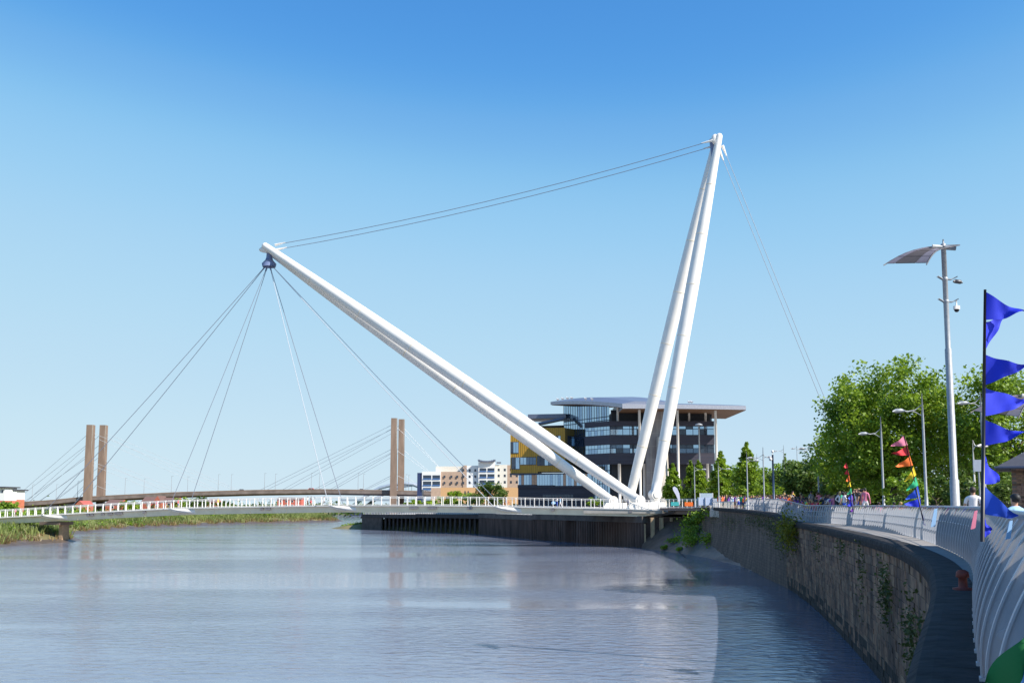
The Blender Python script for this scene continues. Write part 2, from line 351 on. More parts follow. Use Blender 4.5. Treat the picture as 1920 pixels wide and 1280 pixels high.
def crown_points(cx, cy, z0, z1, rx, ry, n, clumps, shape='round', spread=.16):
    """leaf positions in clumps spread through a crown between z0 and z1"""
    cl = []
    while len(cl) < clumps:
        u = rng.uniform(-1, 1, 3); d = np.linalg.norm(u)
        if d > 1 or d < .35: continue
        if shape == 'round': q = (cx+u[0]*rx, cy+u[1]*ry, (z0+z1)/2+u[2]*(z1-z0)/2)
        else:
            h = (u[2]+1)/2; wd = (1-h)**.85*min(1, .5+h*2.5) if shape == 'cone' else 1
            q = (cx+u[0]*rx*wd, cy+u[1]*ry*wd, z0+h*(z1-z0))
        cl.append(q)
    cl = np.array(cl); k = rng.integers(0, clumps, n); sp = spread*min(rx, (z1-z0)/2)
    if shape == 'cone': sp = (spread*rx*np.clip((1-(cl[:, 2]-z0)/(z1-z0))**.6, .25, 1))[k][:, None]
    return cl[k]+np.clip(rng.normal(size=(n, 3)), -1.7, 1.7)*sp*np.array([1, 1, .8])*rng.uniform(.5, 1.2, clumps)[k][:, None]
def tree(base, h, z0, rx, n, clumps, size, m, label, shape='round', cat='tree', group=None, name='plane_tree', trunk=.18, spread=.16, ry=None):
    b = Vector(base); r_ = root(name, b, label, cat, group)
    mb = MB(); top = b+Vector((0, 0, h*.8 if shape != 'round' else (z0+(h-z0)*.45)))
    mb.tube([b, b.lerp(top, .35)+Vector((.05, 0, 0)), b.lerp(top, .7), top], [trunk*1.25, trunk, trunk*.75, trunk*.35], 8)
    for k in range(7):
        a = k*2.4+random.random(); s = b.lerp(top, .45+.07*k); e = s+Vector((math.cos(a)*rx*.7, math.sin(a)*rx*.7, (h-z0)*.22))
        if shape == 'round': mb.tube([s, s.lerp(e, .5)+Vector((0, 0, .15)), e], [trunk*.45, trunk*.3, trunk*.1], 6)
    mk('trunk', mb, BARK, r_, True)
    pts = crown_points(0, 0, z0, h, rx, ry or rx, n, clumps, shape, spread)
    o = bpy.data.objects.new('crown', leaf_mesh('crown', pts, size, m)); link(o, r_)
    return r_
def blades(name, pts, h, wd, m, kind='stuff', lean=.35):
    c = np.asarray(pts); n = len(c); a = rng.uniform(0, math.pi, n); d = np.stack([np.cos(a), np.sin(a), np.zeros(n)], 1)
    hh = h*rng.uniform(.5, 1.3, (n, 1)); ww = wd*rng.uniform(.6, 1.4, (n, 1)); ln = rng.normal(size=(n, 3))*lean*hh; ln[:, 2] = 0
    top = c+ln+np.array([0, 0, 1])*hh
    v = np.stack([c-d*ww, c+d*ww, top+d*ww*.25, top-d*ww*.25], 1).reshape(-1, 3)
    o = bpy.data.objects.new(name, quad_mesh(name, v, m)); link(o); return tag(o, kind=kind)
def proj(v):
    x, y, z = v[0], v[1], v[2]-EYE; d = y*math.cos(PITCH)+z*math.sin(PITCH)
    return 960+F*x/d, CY-F*(-y*math.sin(PITCH)+z*math.cos(PITCH))/d

# ------------------------------------------------------------------ quay wall
def outward(pts, i):
    d = pts[min(i+1, len(pts)-1)]-pts[max(i-1, 0)]; d.z = 0; d.normalize(); return Vector((-d.y, d.x, 0)), d
QW = root('quay_wall', (8.2, 19.3, 0), 'long weathered stone quay wall with dark rounded coping along the river', 'quay wall')
mb = MB(); qn = len(quay); NC = 5
for i, p in enumerate(quay):
    o, d = outward(quay, i); h = p.z-.42
    bulge = lerp([(95, 0), (112, 1.6), (150, 2.2), (161, .5)], p.y)
    for z, t in ((-.6, .02), (1.2, .01), (2.6, .005), (4.2, 0), (h, 0)):
        mb.v.append(tuple(Vector((p.x, p.y, z))+o*(t*3+bulge*max(0, (4.2-z)/4.2)**1.3*.35-.06)))
mb.f = [(i*NC+j, i*NC+j+1, (i+1)*NC+j+1, (i+1)*NC+j) for i in range(qn-1) for j in range(NC-1)]; mb.m = [0]*len(mb.f)
FARW = brickmat('old_stone_courses', (.22, .15, .11), (.15, .105, .08), (.06, .045, .036), .7, .3, .9)
wo = mk('masonry', mb, FARW, QW)
uvl = wo.data.uv_layers.new(name='UVMap'); run = [0]
for a, b in zip(quay, quay[1:]): run.append(run[-1]+math.hypot(b.x-a.x, b.y-a.y))
for pl in wo.data.polygons:
    for li, vi in zip(pl.loop_indices, pl.vertices): uvl.data[li].uv = (run[vi//NC], wo.data.vertices[vi].co.z+.0)
# stones of the near stretch
def stone_mesh(k, m):
    q = MB(); j = lambda s=.03: random.uniform(-s, s); back = [(-.5, 0, -.5), (.5, 0, -.5), (.5, 0, .5), (-.5, 0, .5)]
    mid = [(x*.995, -.7, z*.985) for x, _, z in back]; fr = [(x*(.965+j(.02)), -1+j(.12), z*(.93+j(.04))) for x, _, z in back]
    q.add(back+mid+fr, [(8, 9, 10, 11)]+[(a, (a+1) % 4, 4+(a+1) % 4, 4+a) for a in range(4)]+[(4+a, 4+(a+1) % 4, 8+(a+1) % 4, 8+a) for a in range(4)])
    return mesh_of(q, 'stone', [m])
SM = [stone_mesh(k, m) for k, m in enumerate((STONE1, STONE1, STONE2, STONE3, STONE1, STONE2, ALGAE_SHADE))]
cands = []; S = .8
near_i = [i for i, p in enumerate(quay) if 6 < p.y < 92]
L0, L1 = run[near_i[0]], run[near_i[-1]]
def qat(s):
    i = int(np.searchsorted(run, s))-1; i = max(0, min(qn-2, i)); t = (s-run[i])/(run[i+1]-run[i]); o, d = outward(quay, i)
    p = quay[i].lerp(quay[i+1], t); return Vector((p.x, p.y, 0)), o, d, p.z
z = -.35; course = 0
while z < 5.55:
    hh = random.choice((.24, .3, .34, .42)); hh = min(hh, 5.68-z)
    s = L0+random.random()*.5
    while s < L1:
        ln = random.uniform(.5, 1.15); p, o, d, zt = qat(s+ln/2); c = p+Vector((0, 0, z+hh/2))-o*.05
        pr = [proj(c+d*a*ln/2+Vector((0, 0, b*hh/2))) for a, b in ((-1, -1), (1, -1), (1, 1), (-1, 1))]
        ar = abs(sum(pr[k][0]*pr[(k+1) % 4][1]-pr[(k+1) % 4][0]*pr[k][1] for k in range(4)))/2
        vis = 0 < pr[0][0] < 1925 and pr[0][1] < 1300
        mi = 6 if z < .3 or (z < .8 and random.random() < .55) else random.choice((0, 1, 2, 4, 5, 0, 3) if z < 4 else (0, 2, 5, 1, 3))  # lowest courses near black: algae plus waterline shade in the colour
        cands.append((ar if vis else 0, c, d, ln, hh, random.choice((.05, .055, .06, .065, .08)), mi)); s += ln+.006
    z += hh+.005; course += 1
cands.sort(key=lambda q: -q[0])
rest = MB()
for k, (ar, c, d, ln, hh, th, mi) in enumerate(cands):
    a = math.atan2(d.y, d.x)+math.pi
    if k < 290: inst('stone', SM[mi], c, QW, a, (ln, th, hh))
    elif ar > 0 or c.y < 60:
        M = Matrix.Translation(c) @ Matrix.Rotation(a, 4, 'Z') @ Matrix.Diagonal((ln, th, hh, 1))
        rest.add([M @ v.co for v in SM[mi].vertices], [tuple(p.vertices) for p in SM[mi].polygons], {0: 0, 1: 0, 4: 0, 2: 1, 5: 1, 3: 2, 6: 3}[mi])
mk('stonework', rest, [STONE1, STONE2, STONE3, ALGAE_SHADE], QW, kind='stuff')
# coping stones: rounded nose, one object each
prof = [(-.16, -.42), (-.2, -.2), (-.17, -.06), (-.08, .015), (.05, .03), (.55, .03), (.55, -.42)]
i0 = 0; cl = 2
for i in range(0, qn-cl, cl):
    q = MB()
    for e in (i, i+cl):
        p = quay[e]; o, d = outward(quay, e); p = p+d*(.008 if e == i else -.008)
        for a, b in prof: q.v.append(tuple(p-o*a+Vector((0, 0, b+(.0 if e == i else 0)))))
    m = len(prof); q.f = [tuple(range(m)), tuple(range(2*m-1, m-1, -1))]+[(k+m, (k+1) % m+m, (k+1) % m, k) for k in range(m)]; q.m = [0]*len(q.f)
    if quay[i].y < -6: continue
    mk('coping_stone', q, COPING, QW)
# iron bollard on the ledge
bp_ = P(1806, 1106, 17.5); bp_.z = 6.13
mb = MB(); mb.tube([bp_, bp_+Vector((0, 0, .03)), bp_+Vector((0, 0, .05)), bp_+Vector((0, 0, .2)), bp_+Vector((0, 0, .22)), bp_+Vector((0, 0, .31)), bp_+Vector((0, 0, .34))], [.17, .17, .075, .07, .11, .1, .05], 14)
tag(mk('mooring_bollard', mb, RUST, None, True), 'squat red oxide iron mooring bollard on the dark quay ledge', 'bollard')

# ------------------------------------------------------------------ promenade railing of curved blades
FR = root('blade_railing', (8.85, 19.3, 6.1), 'long grey white railing of curved upright blades along the quay edge', 'railing')
def rib_mesh():
    q = MB(); T = .022
    prof = [(0, 0, .18), (.0, .25, .18), (.03, .5, .175), (.085, .75, .165), (.16, .95, .15), (.235, 1.12, .13), (.29, 1.24, .11), (.33, 1.33, .1)]
    zs = np.linspace(0, 1.33, 17); kz = [p[1] for p in prof]; xs_ = .33*np.clip((zs-.2)/1.13, 0, 1)**1.7; prof = [(float(x), float(z_), float(np.interp(z_, kz, [p[2] for p in prof]))) for x, z_ in zip(xs_, zs)]
    for s in (-1, 1):
        for x, z_, wd in prof: q.v += [(x, s*T, z_), (x+wd, s*T, z_)]
    m = len(prof)*2
    for k in range(len(prof)-1):
        a = 2*k; q.f += [(a, a+1, a+3, a+2), (m+a+2, m+a+3, m+a+1, m+a), (a+2, m+a+2, m+a, a), (a+1, m+a+1, m+a+3, a+3)]
    q.f += [(m-2, m-1, 2*m-1, 2*m-2), (0, m, m+1, 1)]; q.m = [0]*len(q.f)
    # outer flange and foot plate
    for k in range(len(prof)-1):
        (x0, z0, _), (x1, z1, _) = prof[k], prof[k+1]
        q.add([(x0-.012, -.04, z0), (x0-.012, .04, z0), (x1-.012, .04, z1), (x1-.012, -.04, z1), (x0, -.04, z0), (x0, .04, z0), (x1, .04, z1), (x1, -.04, z1)], [(0, 3, 2, 1), (4, 5, 6, 7), (0, 4, 7, 3), (1, 2, 6, 5)])
    q.box((.1, 0, .015), (.24, .12, .03))
    q.tube([(.1, .032, .48), (.1, -.032, .48)], .05, 10)
    return mesh_of(q, 'blade', [RIB])
RM = rib_mesh()
def lean(Y): return lerp([(4, 1.6), (10, 1.35), (20, .9), (40, .75), (140, .75)], Y)
fz = [Vector((p.x, p.y, zprom(p.y)+.03)) for p in fence]; ribs = resample(fz, .86); rails = [[] for _ in range(3)]
for i, p in enumerate(ribs):
    o, d = outward(ribs, i); 
    a = math.atan2(-o.y, -o.x); L = lean(p.y)
    inst('blade', RM, p, FR, a, (L, 1, 1))
    for k, (x, z_) in enumerate(((.12, .48), (.2, .88), (.38, 1.36))): rails[k].append(p-o*x*L+Vector((0, 0, z_)))
mk('lower_rail', MB().tube(rails[0], .02, 6), RIB, FR, True)
mk('middle_rail', MB().tube(rails[1], .02, 6), RIB, FR, True)
mk('handrail', MB().tube(rails[2], .042, 10), RAILBLUE, FR, True)
HR = rails[2]
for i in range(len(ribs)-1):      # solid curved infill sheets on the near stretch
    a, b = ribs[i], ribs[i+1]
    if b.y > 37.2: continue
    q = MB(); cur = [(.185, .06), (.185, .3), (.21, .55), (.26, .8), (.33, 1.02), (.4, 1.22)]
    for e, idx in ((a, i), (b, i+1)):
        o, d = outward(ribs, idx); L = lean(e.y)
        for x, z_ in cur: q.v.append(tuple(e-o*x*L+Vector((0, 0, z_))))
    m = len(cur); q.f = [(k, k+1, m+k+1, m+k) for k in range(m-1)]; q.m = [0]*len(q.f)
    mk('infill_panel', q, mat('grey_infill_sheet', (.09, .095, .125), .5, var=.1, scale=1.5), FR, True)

# ------------------------------------------------------------------ footbridge
FB = root('footbridge', (26.5, 177, 0), 'white cable stayed footbridge crossing the river on two pairs of leaning masts', 'footbridge')
DX, DY = -.978, .208
def bt(px):            # distance along the near deck edge seen at photo column px
    lo_, hi = -20, 220
    for _ in range(50):
        t = (lo_+hi)/2; x, y = 26.5+DX*t, 177+DY*t
        if proj((x, y, 7.4))[0] > px: lo_ = t
        else: hi = t
    return t
deckpy = [(-400, 992), (-200, 981), (0, 969.5), (85, 965), (200, 958.5), (330, 952), (480, 949), (640, 946.5), (800, 946.5), (900, 947.5), (1000, 949.5), (1100, 951.5), (1190, 953.5), (1245, 955.5)]
def bp(t, n=0, dz=0):  # point on the bridge: t along, n across (0 near edge, 5 far edge)
    x, y = 26.5+DX*t, 177+DY*t; px = proj((x, y, 7.2))[0]; z = P(px, lerp(deckpy, px), y).z
    return Vector((x+DY*n*1.0, y-DX*n, z+dz))
TE = 165.0
ts = list(np.arange(0, TE+.1, 3.0))
def sweep(prof, ts, mi=0):
    q = MB(); m = len(prof)
    for t in ts:
        for n_, z_ in prof: q.v.append(tuple(bp(t, n_, z_)))
    q.f = [(i*m+k, i*m+(k+1) % m, (i+1)*m+(k+1) % m, (i+1)*m+k) for i in range(len(ts)-1) for k in range(m)]+[tuple(range(m-1, -1, -1)), tuple(range((len(ts)-1)*m, len(ts)*m))]
    q.m = [mi]*len(q.f); return q
mk('deck', sweep([(0, 0), (5.2, 0), (5.2, -.22), (.15, -.22), (0, -.16)], ts), WHITE, FB)
g = mk('girder', sweep([(.38, -.23), (4.8, -.23), (4.7, -1.35), (.45, -1.35)], ts), GIRDER, FB)
# widened platform round the mast feet
q = MB(); q.prism([(bp(-.1, .1).x, bp(-.1, .1).y), (29.2, 190), (25.5, 199), (15, 199), (bp(14, 5.25).x, bp(14, 5.25).y), (bp(14, .1).x, bp(14, .1).y)][::1], 6.0, 6.72); mk('mast_platform', q, CONCL, FB)
for px in (165, 172, 192, 206, 222, 270, 490, 502, 775, 810, 880, 1036, 1182):   # service boxes hung under the deck edge
    t = bt(px); q = MB(); L = random.choice((1.0, 1.6, .6))
    for a, z_ in ((-L/2, -.3), (L/2, -.3)): pass
    q.box(bp(t, .3, -.5), (L, .5, .42), rz=math.atan2(DY, DX)); mk('service_box', q, mat('grey_box_paint', (.22, .2, .2), .6), FB)
for i, t in enumerate(np.arange(4, TE, 7.5)):   # girder plate joints
    q = MB(); q.box(bp(t, .42, -.78), (.05, .1, 1.05), rz=math.atan2(DY, DX)); mk('stiffener', q, GIRDER, FB)
def post_mesh(s):
    q = MB(); pr = [(0, 0, .1), (0, .9, .1), (.03*s, 1.3, .09), (.12*s, 1.56, .07)]
    for y, z_, wd in pr:
        for a, b in ((-.05, -wd), (.05, -wd), (.05, wd), (-.05, wd)): q.v.append((a*1.2, y+b, z_))
    q.f = [(4*k+j, 4*k+(j+1) % 4, 4*k+4+(j+1) % 4, 4*k+4+j) for k in range(3) for j in range(4)]+[(12, 13, 14, 15)]; q.m = [0]*len(q.f)
    return mesh_of(q, 'railing_post', [WHITE])
PM = [post_mesh(1), post_mesh(-1)]; az = math.atan2(-DY, -DX)
for side, n_ in ((0, .12), (1, 5.08)):
    for t in np.arange(.6, 142, 1.72): inst('railing_post', PM[side], bp(t, n_, 0), FB, az)
    s = 1 if side == 0 else -1
    for nm, z_, r_, off in (('top_rail', 1.57, .05, .14), ('upper_rail', 1.32, .03, .05), ('lower_rail', .14, .03, 0)):
        mk(nm, MB().tube([bp(t, n_+off*s, z_) for t in np.arange(0, 150, 2.5)], r_, 6), WHITE, FB)
# outrigger brackets and stay cables
headF = P(504, 492, 200.9)
TIPS = []
for px in (85, 322, 621, 928):
    t = bt(px)
    for n0, sg in ((-1.1, 1), (6.3, -1)):
        tip = bp(t, n0, -.12); q = MB(); secs = []
        for k in range(7):
            u = k/6; c = bp(t-.2-5.2*u, n0+(2.0*u**.8)*sg, -.12-.62*math.sin(u*math.pi/2)); hgt = .1+.42*u; th = .12+.2*u
            for a, b in ((-th, -hgt), (th, -hgt), (th, hgt), (-th, hgt)): q.v.append((c.x, c.y+a, c.z+b))
        q.f = [(4*k+j, 4*k+(j+1) % 4, 4*k+4+(j+1) % 4, 4*k+4+j) for k in range(6) for j in range(4)]+[(3, 2, 1, 0), (24, 25, 26, 27)]; q.m = [0]*len(q.f)
        q.tube([bp(t, n0, -.3), bp(t-1.5, n0+.9*sg, -.75), bp(t-3, n0+1.6*sg, -1.0)], [.06, .14, .1], 6)
        mk('outrigger_bracket', q, WHITE, FB, True); TIPS.append(tip)
rt = root('stay_cables', headF, 'fan of thin stay cables from leaning front mast head down to footbridge deck', 'cables')
for i, tp in enumerate(TIPS):
    a = headF+(tp-headF).normalized()*.6
    mk('stay_cable', MB().tube([a, a.lerp(tp, .5)-Vector((0, 0, .25)), tp], .06, 6), CABLEW if i in (4, 6, 7) else CABLE, rt)
# masts
def spindle(a, b, r0, rm, r1, n=26, seg=28, round_end=False):
    a, b = Vector(a), Vector(b); pts = []; rad = []
    for k in range(n+1):
        u = k/n; pts.append(a.lerp(b, u)); r_ = r0+(rm-r0)*math.sin(min(1, u/.5)*math.pi/2) if u < .5 else r1+(rm-r1)*math.sin((1-u)/.5*math.pi/2)
        rad.append(r_)
    d = (b-a).normalized()
    for k in range(1, 6):
        t = k/5*math.pi/2; pts.append(b+d*r1*math.sin(t)); rad.append(max(.02, r1*math.cos(t)))
    return MB().tube(pts, rad, seg)
def mast(name, label, nearb, farb, top, r0, rm, r1, gap):
    M = root(name, Vector((nearb.x, nearb.y, 6.7)), label, 'mast')
    ax = Vector((farb.x-nearb.x, farb.y-nearb.y, 0)).normalized()
    for bpt, s in ((nearb, -1), (farb, 1)):
        leg = mk('mast_leg', spindle(bpt, top+ax*gap*s, r0, rm, r1), WHITE, M, True)
        q = MB(); q.tube([bpt-ax*.95, bpt+ax*.95], .95, 24); q.tube([bpt-ax*1.1, bpt+ax*1.1], .62, 20); mk('pin', q, WHITE, leg)
        for k in range(1, 7):
            u = k/7; c = bpt.lerp(top+ax*gap*s, u); dd = (top-bpt).normalized(); rr = (r0+(rm-r0)*math.sin(min(1, u/.5)*math.pi/2) if u < .5 else r1+(rm-r1)*math.sin((1-u)/.5*math.pi/2))
            mk('weld_band', MB().tube([c-dd*.06, c-dd*.05, c+dd*.05, c+dd*.06], [rr, rr+.03, rr+.03, rr], 28, cap=False), GIRDER, leg, True)
    return M, ax
fnear, ffar = P(1197, 938, 180), P(1147, 939, 192); ftop = P(497, 463, 200.9)
MF, ax1 = mast('front_mast', 'white twin legged mast leaning far out over the river, holding the deck cables', fnear, ffar, ftop, .85, 1.32, .72, .62)
bnear, bfar = P(1228, 927, 180), P(1181, 932, 192); btop = P(1346, 258, 183)
MBk, ax2 = mast('back_mast', 'tall white twin legged mast leaning back over the west bank', bnear, bfar, btop, .85, 1.22, .62, .55)
# pedestals
q = MB()
for c0, c1 in ((fnear, bnear), (ffar, bfar)):
    q = MB(); d = Vector((c1.x-c0.x, c1.y-c0.y, 0)); a = math.atan2(d.y, d.x); m = (c0+c1)/2
    u = Vector((math.cos(a), math.sin(a), 0)); v = Vector((-u.y, u.x, 0)); zb, zt = 6.73, c1.z-.2
    for (s0, s1) in ((-1, 1), ):
        vs = []
        for z_, l, w_ in ((zb, 3.6, 1.7), (c0.z-.3, 2.9, 1.35)):
            for aa, bb in ((-1, -1), (1, -1), (1, 1), (-1, 1)): vs.append(Vector((m.x, m.y, z_))+u*aa*l+v*bb*w_)
        q.add(vs, [(3, 2, 1, 0), (4, 5, 6, 7)]+[(k, (k+1) % 4, 4+(k+1) % 4, 4+k) for k in range(4)])
    q.box((c1.x, c1.y, (c1.z+zb)/2-.3), (1.5, 1.6, c1.z-zb-.2), rz=a)
    mk('pedestal', q, WHITE, FB)
# head castings
def casting(M, c, fan, ax, hang):
    q = MB(); q.tube([c+Vector((0, 0, .9)), c+Vector((0, 0, -.5)), c+Vector((0, 0, -1.1))], [.55, .62, .8], 12)
    q.tube([c+Vector((0, 0, -1.1)), c+Vector((0, 0, -1.9)), c+Vector((0, 0, -2.5))], [.8, 1.5, 1.35], 14)
    h = mk('cable_head', q, STEELBLUE, M, True)
    for tp in TIPS:
        d = (tp-headF).normalized(); mk('cable_socket', MB().tube([headF+d*.1, headF+d*1.9], [.2, .1], 8), STEELBLUE, h)
hc = P(505, 478, 200.9); casting(MF, hc, None, ax1, True)
q = MB(); a = P(1330, 262, 183); b = P(1345, 259, 183); c = P(1340, 298, 183); e = P(1333, 283, 183)
pl = [a, P(1345, 258, 183), P(1338, 300, 183), P(1334, 292, 183), e]
nv = Vector((0, .25, 0)); q.add([p-nv for p in pl]+[p+nv for p in pl], [tuple(range(5)), tuple(range(9, 4, -1))]+[(k, 5+k, 5+(k+1) % 5, (k+1) % 5) for k in range(5)]); mk('cable_plate', q, STEELBLUE, MBk)
q = MB(); q.ball(P(1341, 262, 182.6), (.75, .5, 1.1)); mk('head_cap', q, WHITE, MBk, True)
q = MB(); q.ball(P(500, 468, 200.5), (1.6, .5, .7)); mk('head_cap', q, WHITE, MF, True)
# cables between mast heads and back stays
rt = root('mast_tie_cables', P(1330, 266, 183), 'pair of long tie cables running between the two mast heads', 'cables')
for (x0, y0, x1, y1, dy) in ((521, 458, 1331, 265, -1.0), (524, 467, 1335, 275, 1.0)):
    A = P(x0, y0, 200.9+dy); B = P(x1, y1, 183+dy); pts = [A.lerp(B, u/10)-Vector((0, 0, 1.4*4*(u/10)*(1-u/10))) for u in range(11)]
    cb = mk('tie_cable', MB().tube(pts, .06, 6), CABLE, rt)
    for E, s in ((A, 1), (B, -1)):
        d = (B-A).normalized()*s; mk('socket', MB().tube([E-d*.6, E+d*1.6], [.28, .1], 8), WHITE, cb)
rt = root('back_stay_cables', P(1615, 941, 178), 'pair of thin back stay cables slanting down behind the large plane tree', 'cables')
for (x0, y0, x1, y1) in ((1350, 285, 1617, 942), (1356, 277, 1625, 940)):
    A = P(x0, y0, 183); B = P(x1, y1, 178); cb = mk('back_stay', MB().tube([A, B], .05, 6), CABLE, rt)
    d = (B-A).normalized(); mk('socket', MB().tube([A-d*.4, A+d*1.8], [.3, .1], 8), WHITE, cb)
# west approach span, its railing
q = MB(); a0, a1 = P(1237, 955, 176.5), P(1345, 957, 158); 
AP = root('approach_span', a0, 'short brown edged approach span linking footbridge to the promenade', 'bridge approach')
q.wall((a0.x, a0.y), (a1.x, a1.y), 6.55, 6.98, 6, 0); mk('deck', q, mat('brown_concrete', (.24, .16, .13), .8), AP)
q = MB(); q.wall((a0.x, a0.y), (a1.x-4, a1.y+8), 5.9, 6.5, 3, -1.5); mk('beam', q, CONC, AP)
dv = Vector((a1.x-a0.x, a1.y-a0.y, 0)); Ld = dv.length; dv.normalize()
for k in range(13): q = MB(); p = Vector((a0.x, a0.y, 6.98))+dv*(k*Ld/12.5+.2)+Vector((.15, .15, 0)); q.box(p+Vector((0, 0, .75)), (.12, .12, 1.5)); mk('railing_post', q, WHITE, AP)
for z_ in (1.5, 1.25, .15): p = Vector((a0.x+.15, a0.y+.15, 6.98+z_)); mk('rail', MB().tube([p, p+dv*Ld], .045, 6), WHITE, AP)
# viewing platform cantilevered from the quay
VP = root('viewing_platform', P(1338, 960, 150), 'pale concrete viewing platform with white baluster railing jutting from the quay', 'platform')
A, B = P(1338, 958, 150), P(1398, 959, 133); A.x -= .6; B.x -= .6
q = MB(); q.wall((A.x, A.y), (B.x, B.y), 5.75, 6.7, 2.5, 0); mk('slab', q, CONCL, VP)
dv = Vector((B.x-A.x, B.y-A.y, 0)); Ld = dv.length; dv.normalize()
for k in range(40): p = Vector((A.x, A.y, 6.7))+dv*(k*Ld/39)+Vector((.1, 0, 0)); q = MB(); q.box(p+Vector((0, 0, .62)), (.05, .05, 1.2)); mk('baluster', q, WHITE, VP)
for z_ in (.08, 1.25): p = Vector((A.x+.1, A.y, 6.7+z_)); mk('rail', MB().tube([p, p+dv*Ld], .05, 6), WHITE, VP)
# east pier
PR = root('bridge_pier', P(104, 998, 222), 'low stone pier on the grassy east bank under the footbridge end', 'pier')
t = bt(92); c = bp(t, 2.6); q = MB(); q.box((c.x, c.y, c.z-1.35-.4), (4.6, 4.4, .6), rz=az); mk('cap', q, CONC, PR)
q = MB(); c2 = bp(t-1.8, 2.6); q.box((c2.x, c2.y, (c2.z-2.1)/2), (.8, 2.2, c2.z-2.1), rz=az); mk('shaft', q, mat('tan_stone', (.42, .28, .17), .85, var=.2, bump=.3), PR)
q = MB(); c3 = bp(t+14, 2.6); q.box((c3.x, c3.y, c3.z-1.8), (20, 3, .5), rz=az); mk('east_landing', q, CONCL, PR)

# ------------------------------------------------------------------ wharf: sheet piles and timber jetty
WH = root('sheet_pile_wharf', (23.2, 177, 0), 'dark rusted sheet pile wharf wall under the footbridge masts', 'wharf wall')
pts = resample([Vector((x, y, 0)) for x, y in wharf[:3]], .24); q = MB()
for i, p in enumerate(pts):
    o, d = outward(pts, i); o = -o if o.x > 0 else o
    off = (.24 if i % 4 in (1, 2) else -.16); off += -.9 if 104 < i < 122 else 0
    zt = lerp(wharf_top, p.y)-.9
    q.v += [tuple(p+o*off+Vector((0, 0, -.6))), tuple(p+o*off+Vector((0, 0, zt)))]
q.f = [(2*i, 2*i+1, 2*i+3, 2*i+2) for i in range(len(pts)-1)]; q.m = [0]*len(q.f); mk('sheet_piling', q, PILE, WH, kind='stuff')
q = MB()
for a, b in zip(wharf[:2], wharf[1:3]):
    za, zb = lerp(wharf_top, a[1]), lerp(wharf_top, b[1]); q.wall(b, a, min(za, zb)-.95, max(za, zb), 1.2, .3)
mk('capping_beam', q, mat('dark_stained_concrete', (.1, .08, .07), .85, var=.4, scale=.5, bump=.3), WH)
q = MB(); q.wall((22.9, 177), (31.6, 173), -.3, 5.4, .6, -1.0); mk('return_wall', q, PILE, WH)
for x, y, h0, h1, r_ in ((23.35, 176.2, -.5, 4.2, .16), (24.6, 175.6, 1.0, 5.3, .42), (26.1, 175.3, 1.6, 5.3, .42), (27.8, 175, 4.6, 5.3, .3)):
    mk('fender_post', MB().box((x, y, (h0+h1)/2), (r_*1.6, r_, h1-h0)), mat('weathered_oak', (.42, .29, .17), .85, var=.3, scale=2, stretch=(2, 2, .3)), WH)
TJ = root('timber_jetty', (-27, 283, 0), 'dark timber jetty on rows of posts beyond the sheet pile wall', 'jetty')
jt = [Vector((x, y, 0)) for x, y in wharf[2:]]; jp = resample(jt, 2.3)
for i, p in enumerate(jp):
    zt = lerp(wharf_top, p.y)-.8; o, d = outward(jp, i)
    for dep in (.3, 4.2): c = p+Vector((.55*dep, .83*dep, 0)); mk('jetty_post', MB().tube([c-Vector((0, 0, .6)), c+Vector((0, 0, zt))], .3, 8), TIMBER, TJ)
q = MB()
for a, b in zip(wharf[2:4], wharf[3:]): q.wall(b, a, min(lerp(wharf_top, a[1]), lerp(wharf_top, b[1]))-.85, lerp(wharf_top, (a[1]+b[1])/2), 5.5, .25)
mk('jetty_deck', q, TIMBER, TJ)
q = MB(); q.wall(wharf[-1], (-39, 299), -.4, 3.7, .5, .12); mk('end_panel', q, mat('dark_brown_boards', (.085, .065, .055), .85, var=.35, scale=.8), TJ)
q = MB(); q.add([(-47, 311, -.2), (-5, 257, -.2), (6, 263, 4.8), (-38, 318, 4.2)], [(0, 1, 2, 3)]); struct('bank_slope_under_jetty', q, GROUND)
q = MB(); c = P(733, 967.5, 297.5); q.box(c, (.95, .08, 1.15), rz=-.5); tag(mk('navigation_sign', q, YELLOW), 'small yellow square sign fixed to the front of the timber jetty', 'sign')
# far fence along the wharf
WF = root('wharf_railing', (-20, 275, 4.8), 'pale blade railing along the top of wharf and timber jetty', 'railing')
fp = resample([Vector((x+.3, y+.4, lerp(wharf_top, y)+.03)) for x, y in wharf[1:]], .95)
for i, p in enumerate(fp): inst('blade', RM, p, WF, math.atan2(.53, .85), (.8, 2.6, 1))
for z_ in (.5, .9, 1.36): mk('rail', MB().tube([p+Vector((.1*z_, .1*z_, z_)) for p in fp], .035, 6), RIB, WF)
# far dark retaining wall
q = MB(); q.wall((-120, 690), (-60, 690), -.3, 3.6, 2, 0); tag(mk('retaining_wall', q, mat('dark_blue_brick', (.03, .04, .09), .8)), 'dark blue retaining wall on the far bank beyond the river bend', 'wall')
q = MB(); q.add([(-58, 318, -.1), (-44, 306, -.1), (-40, 312, 2.4), (-48, 326, 2.0), (-54, 330, -.1)], [(0, 1, 2, 3), (0, 3, 4)]); struct('grassy_spit', q, GROUND)

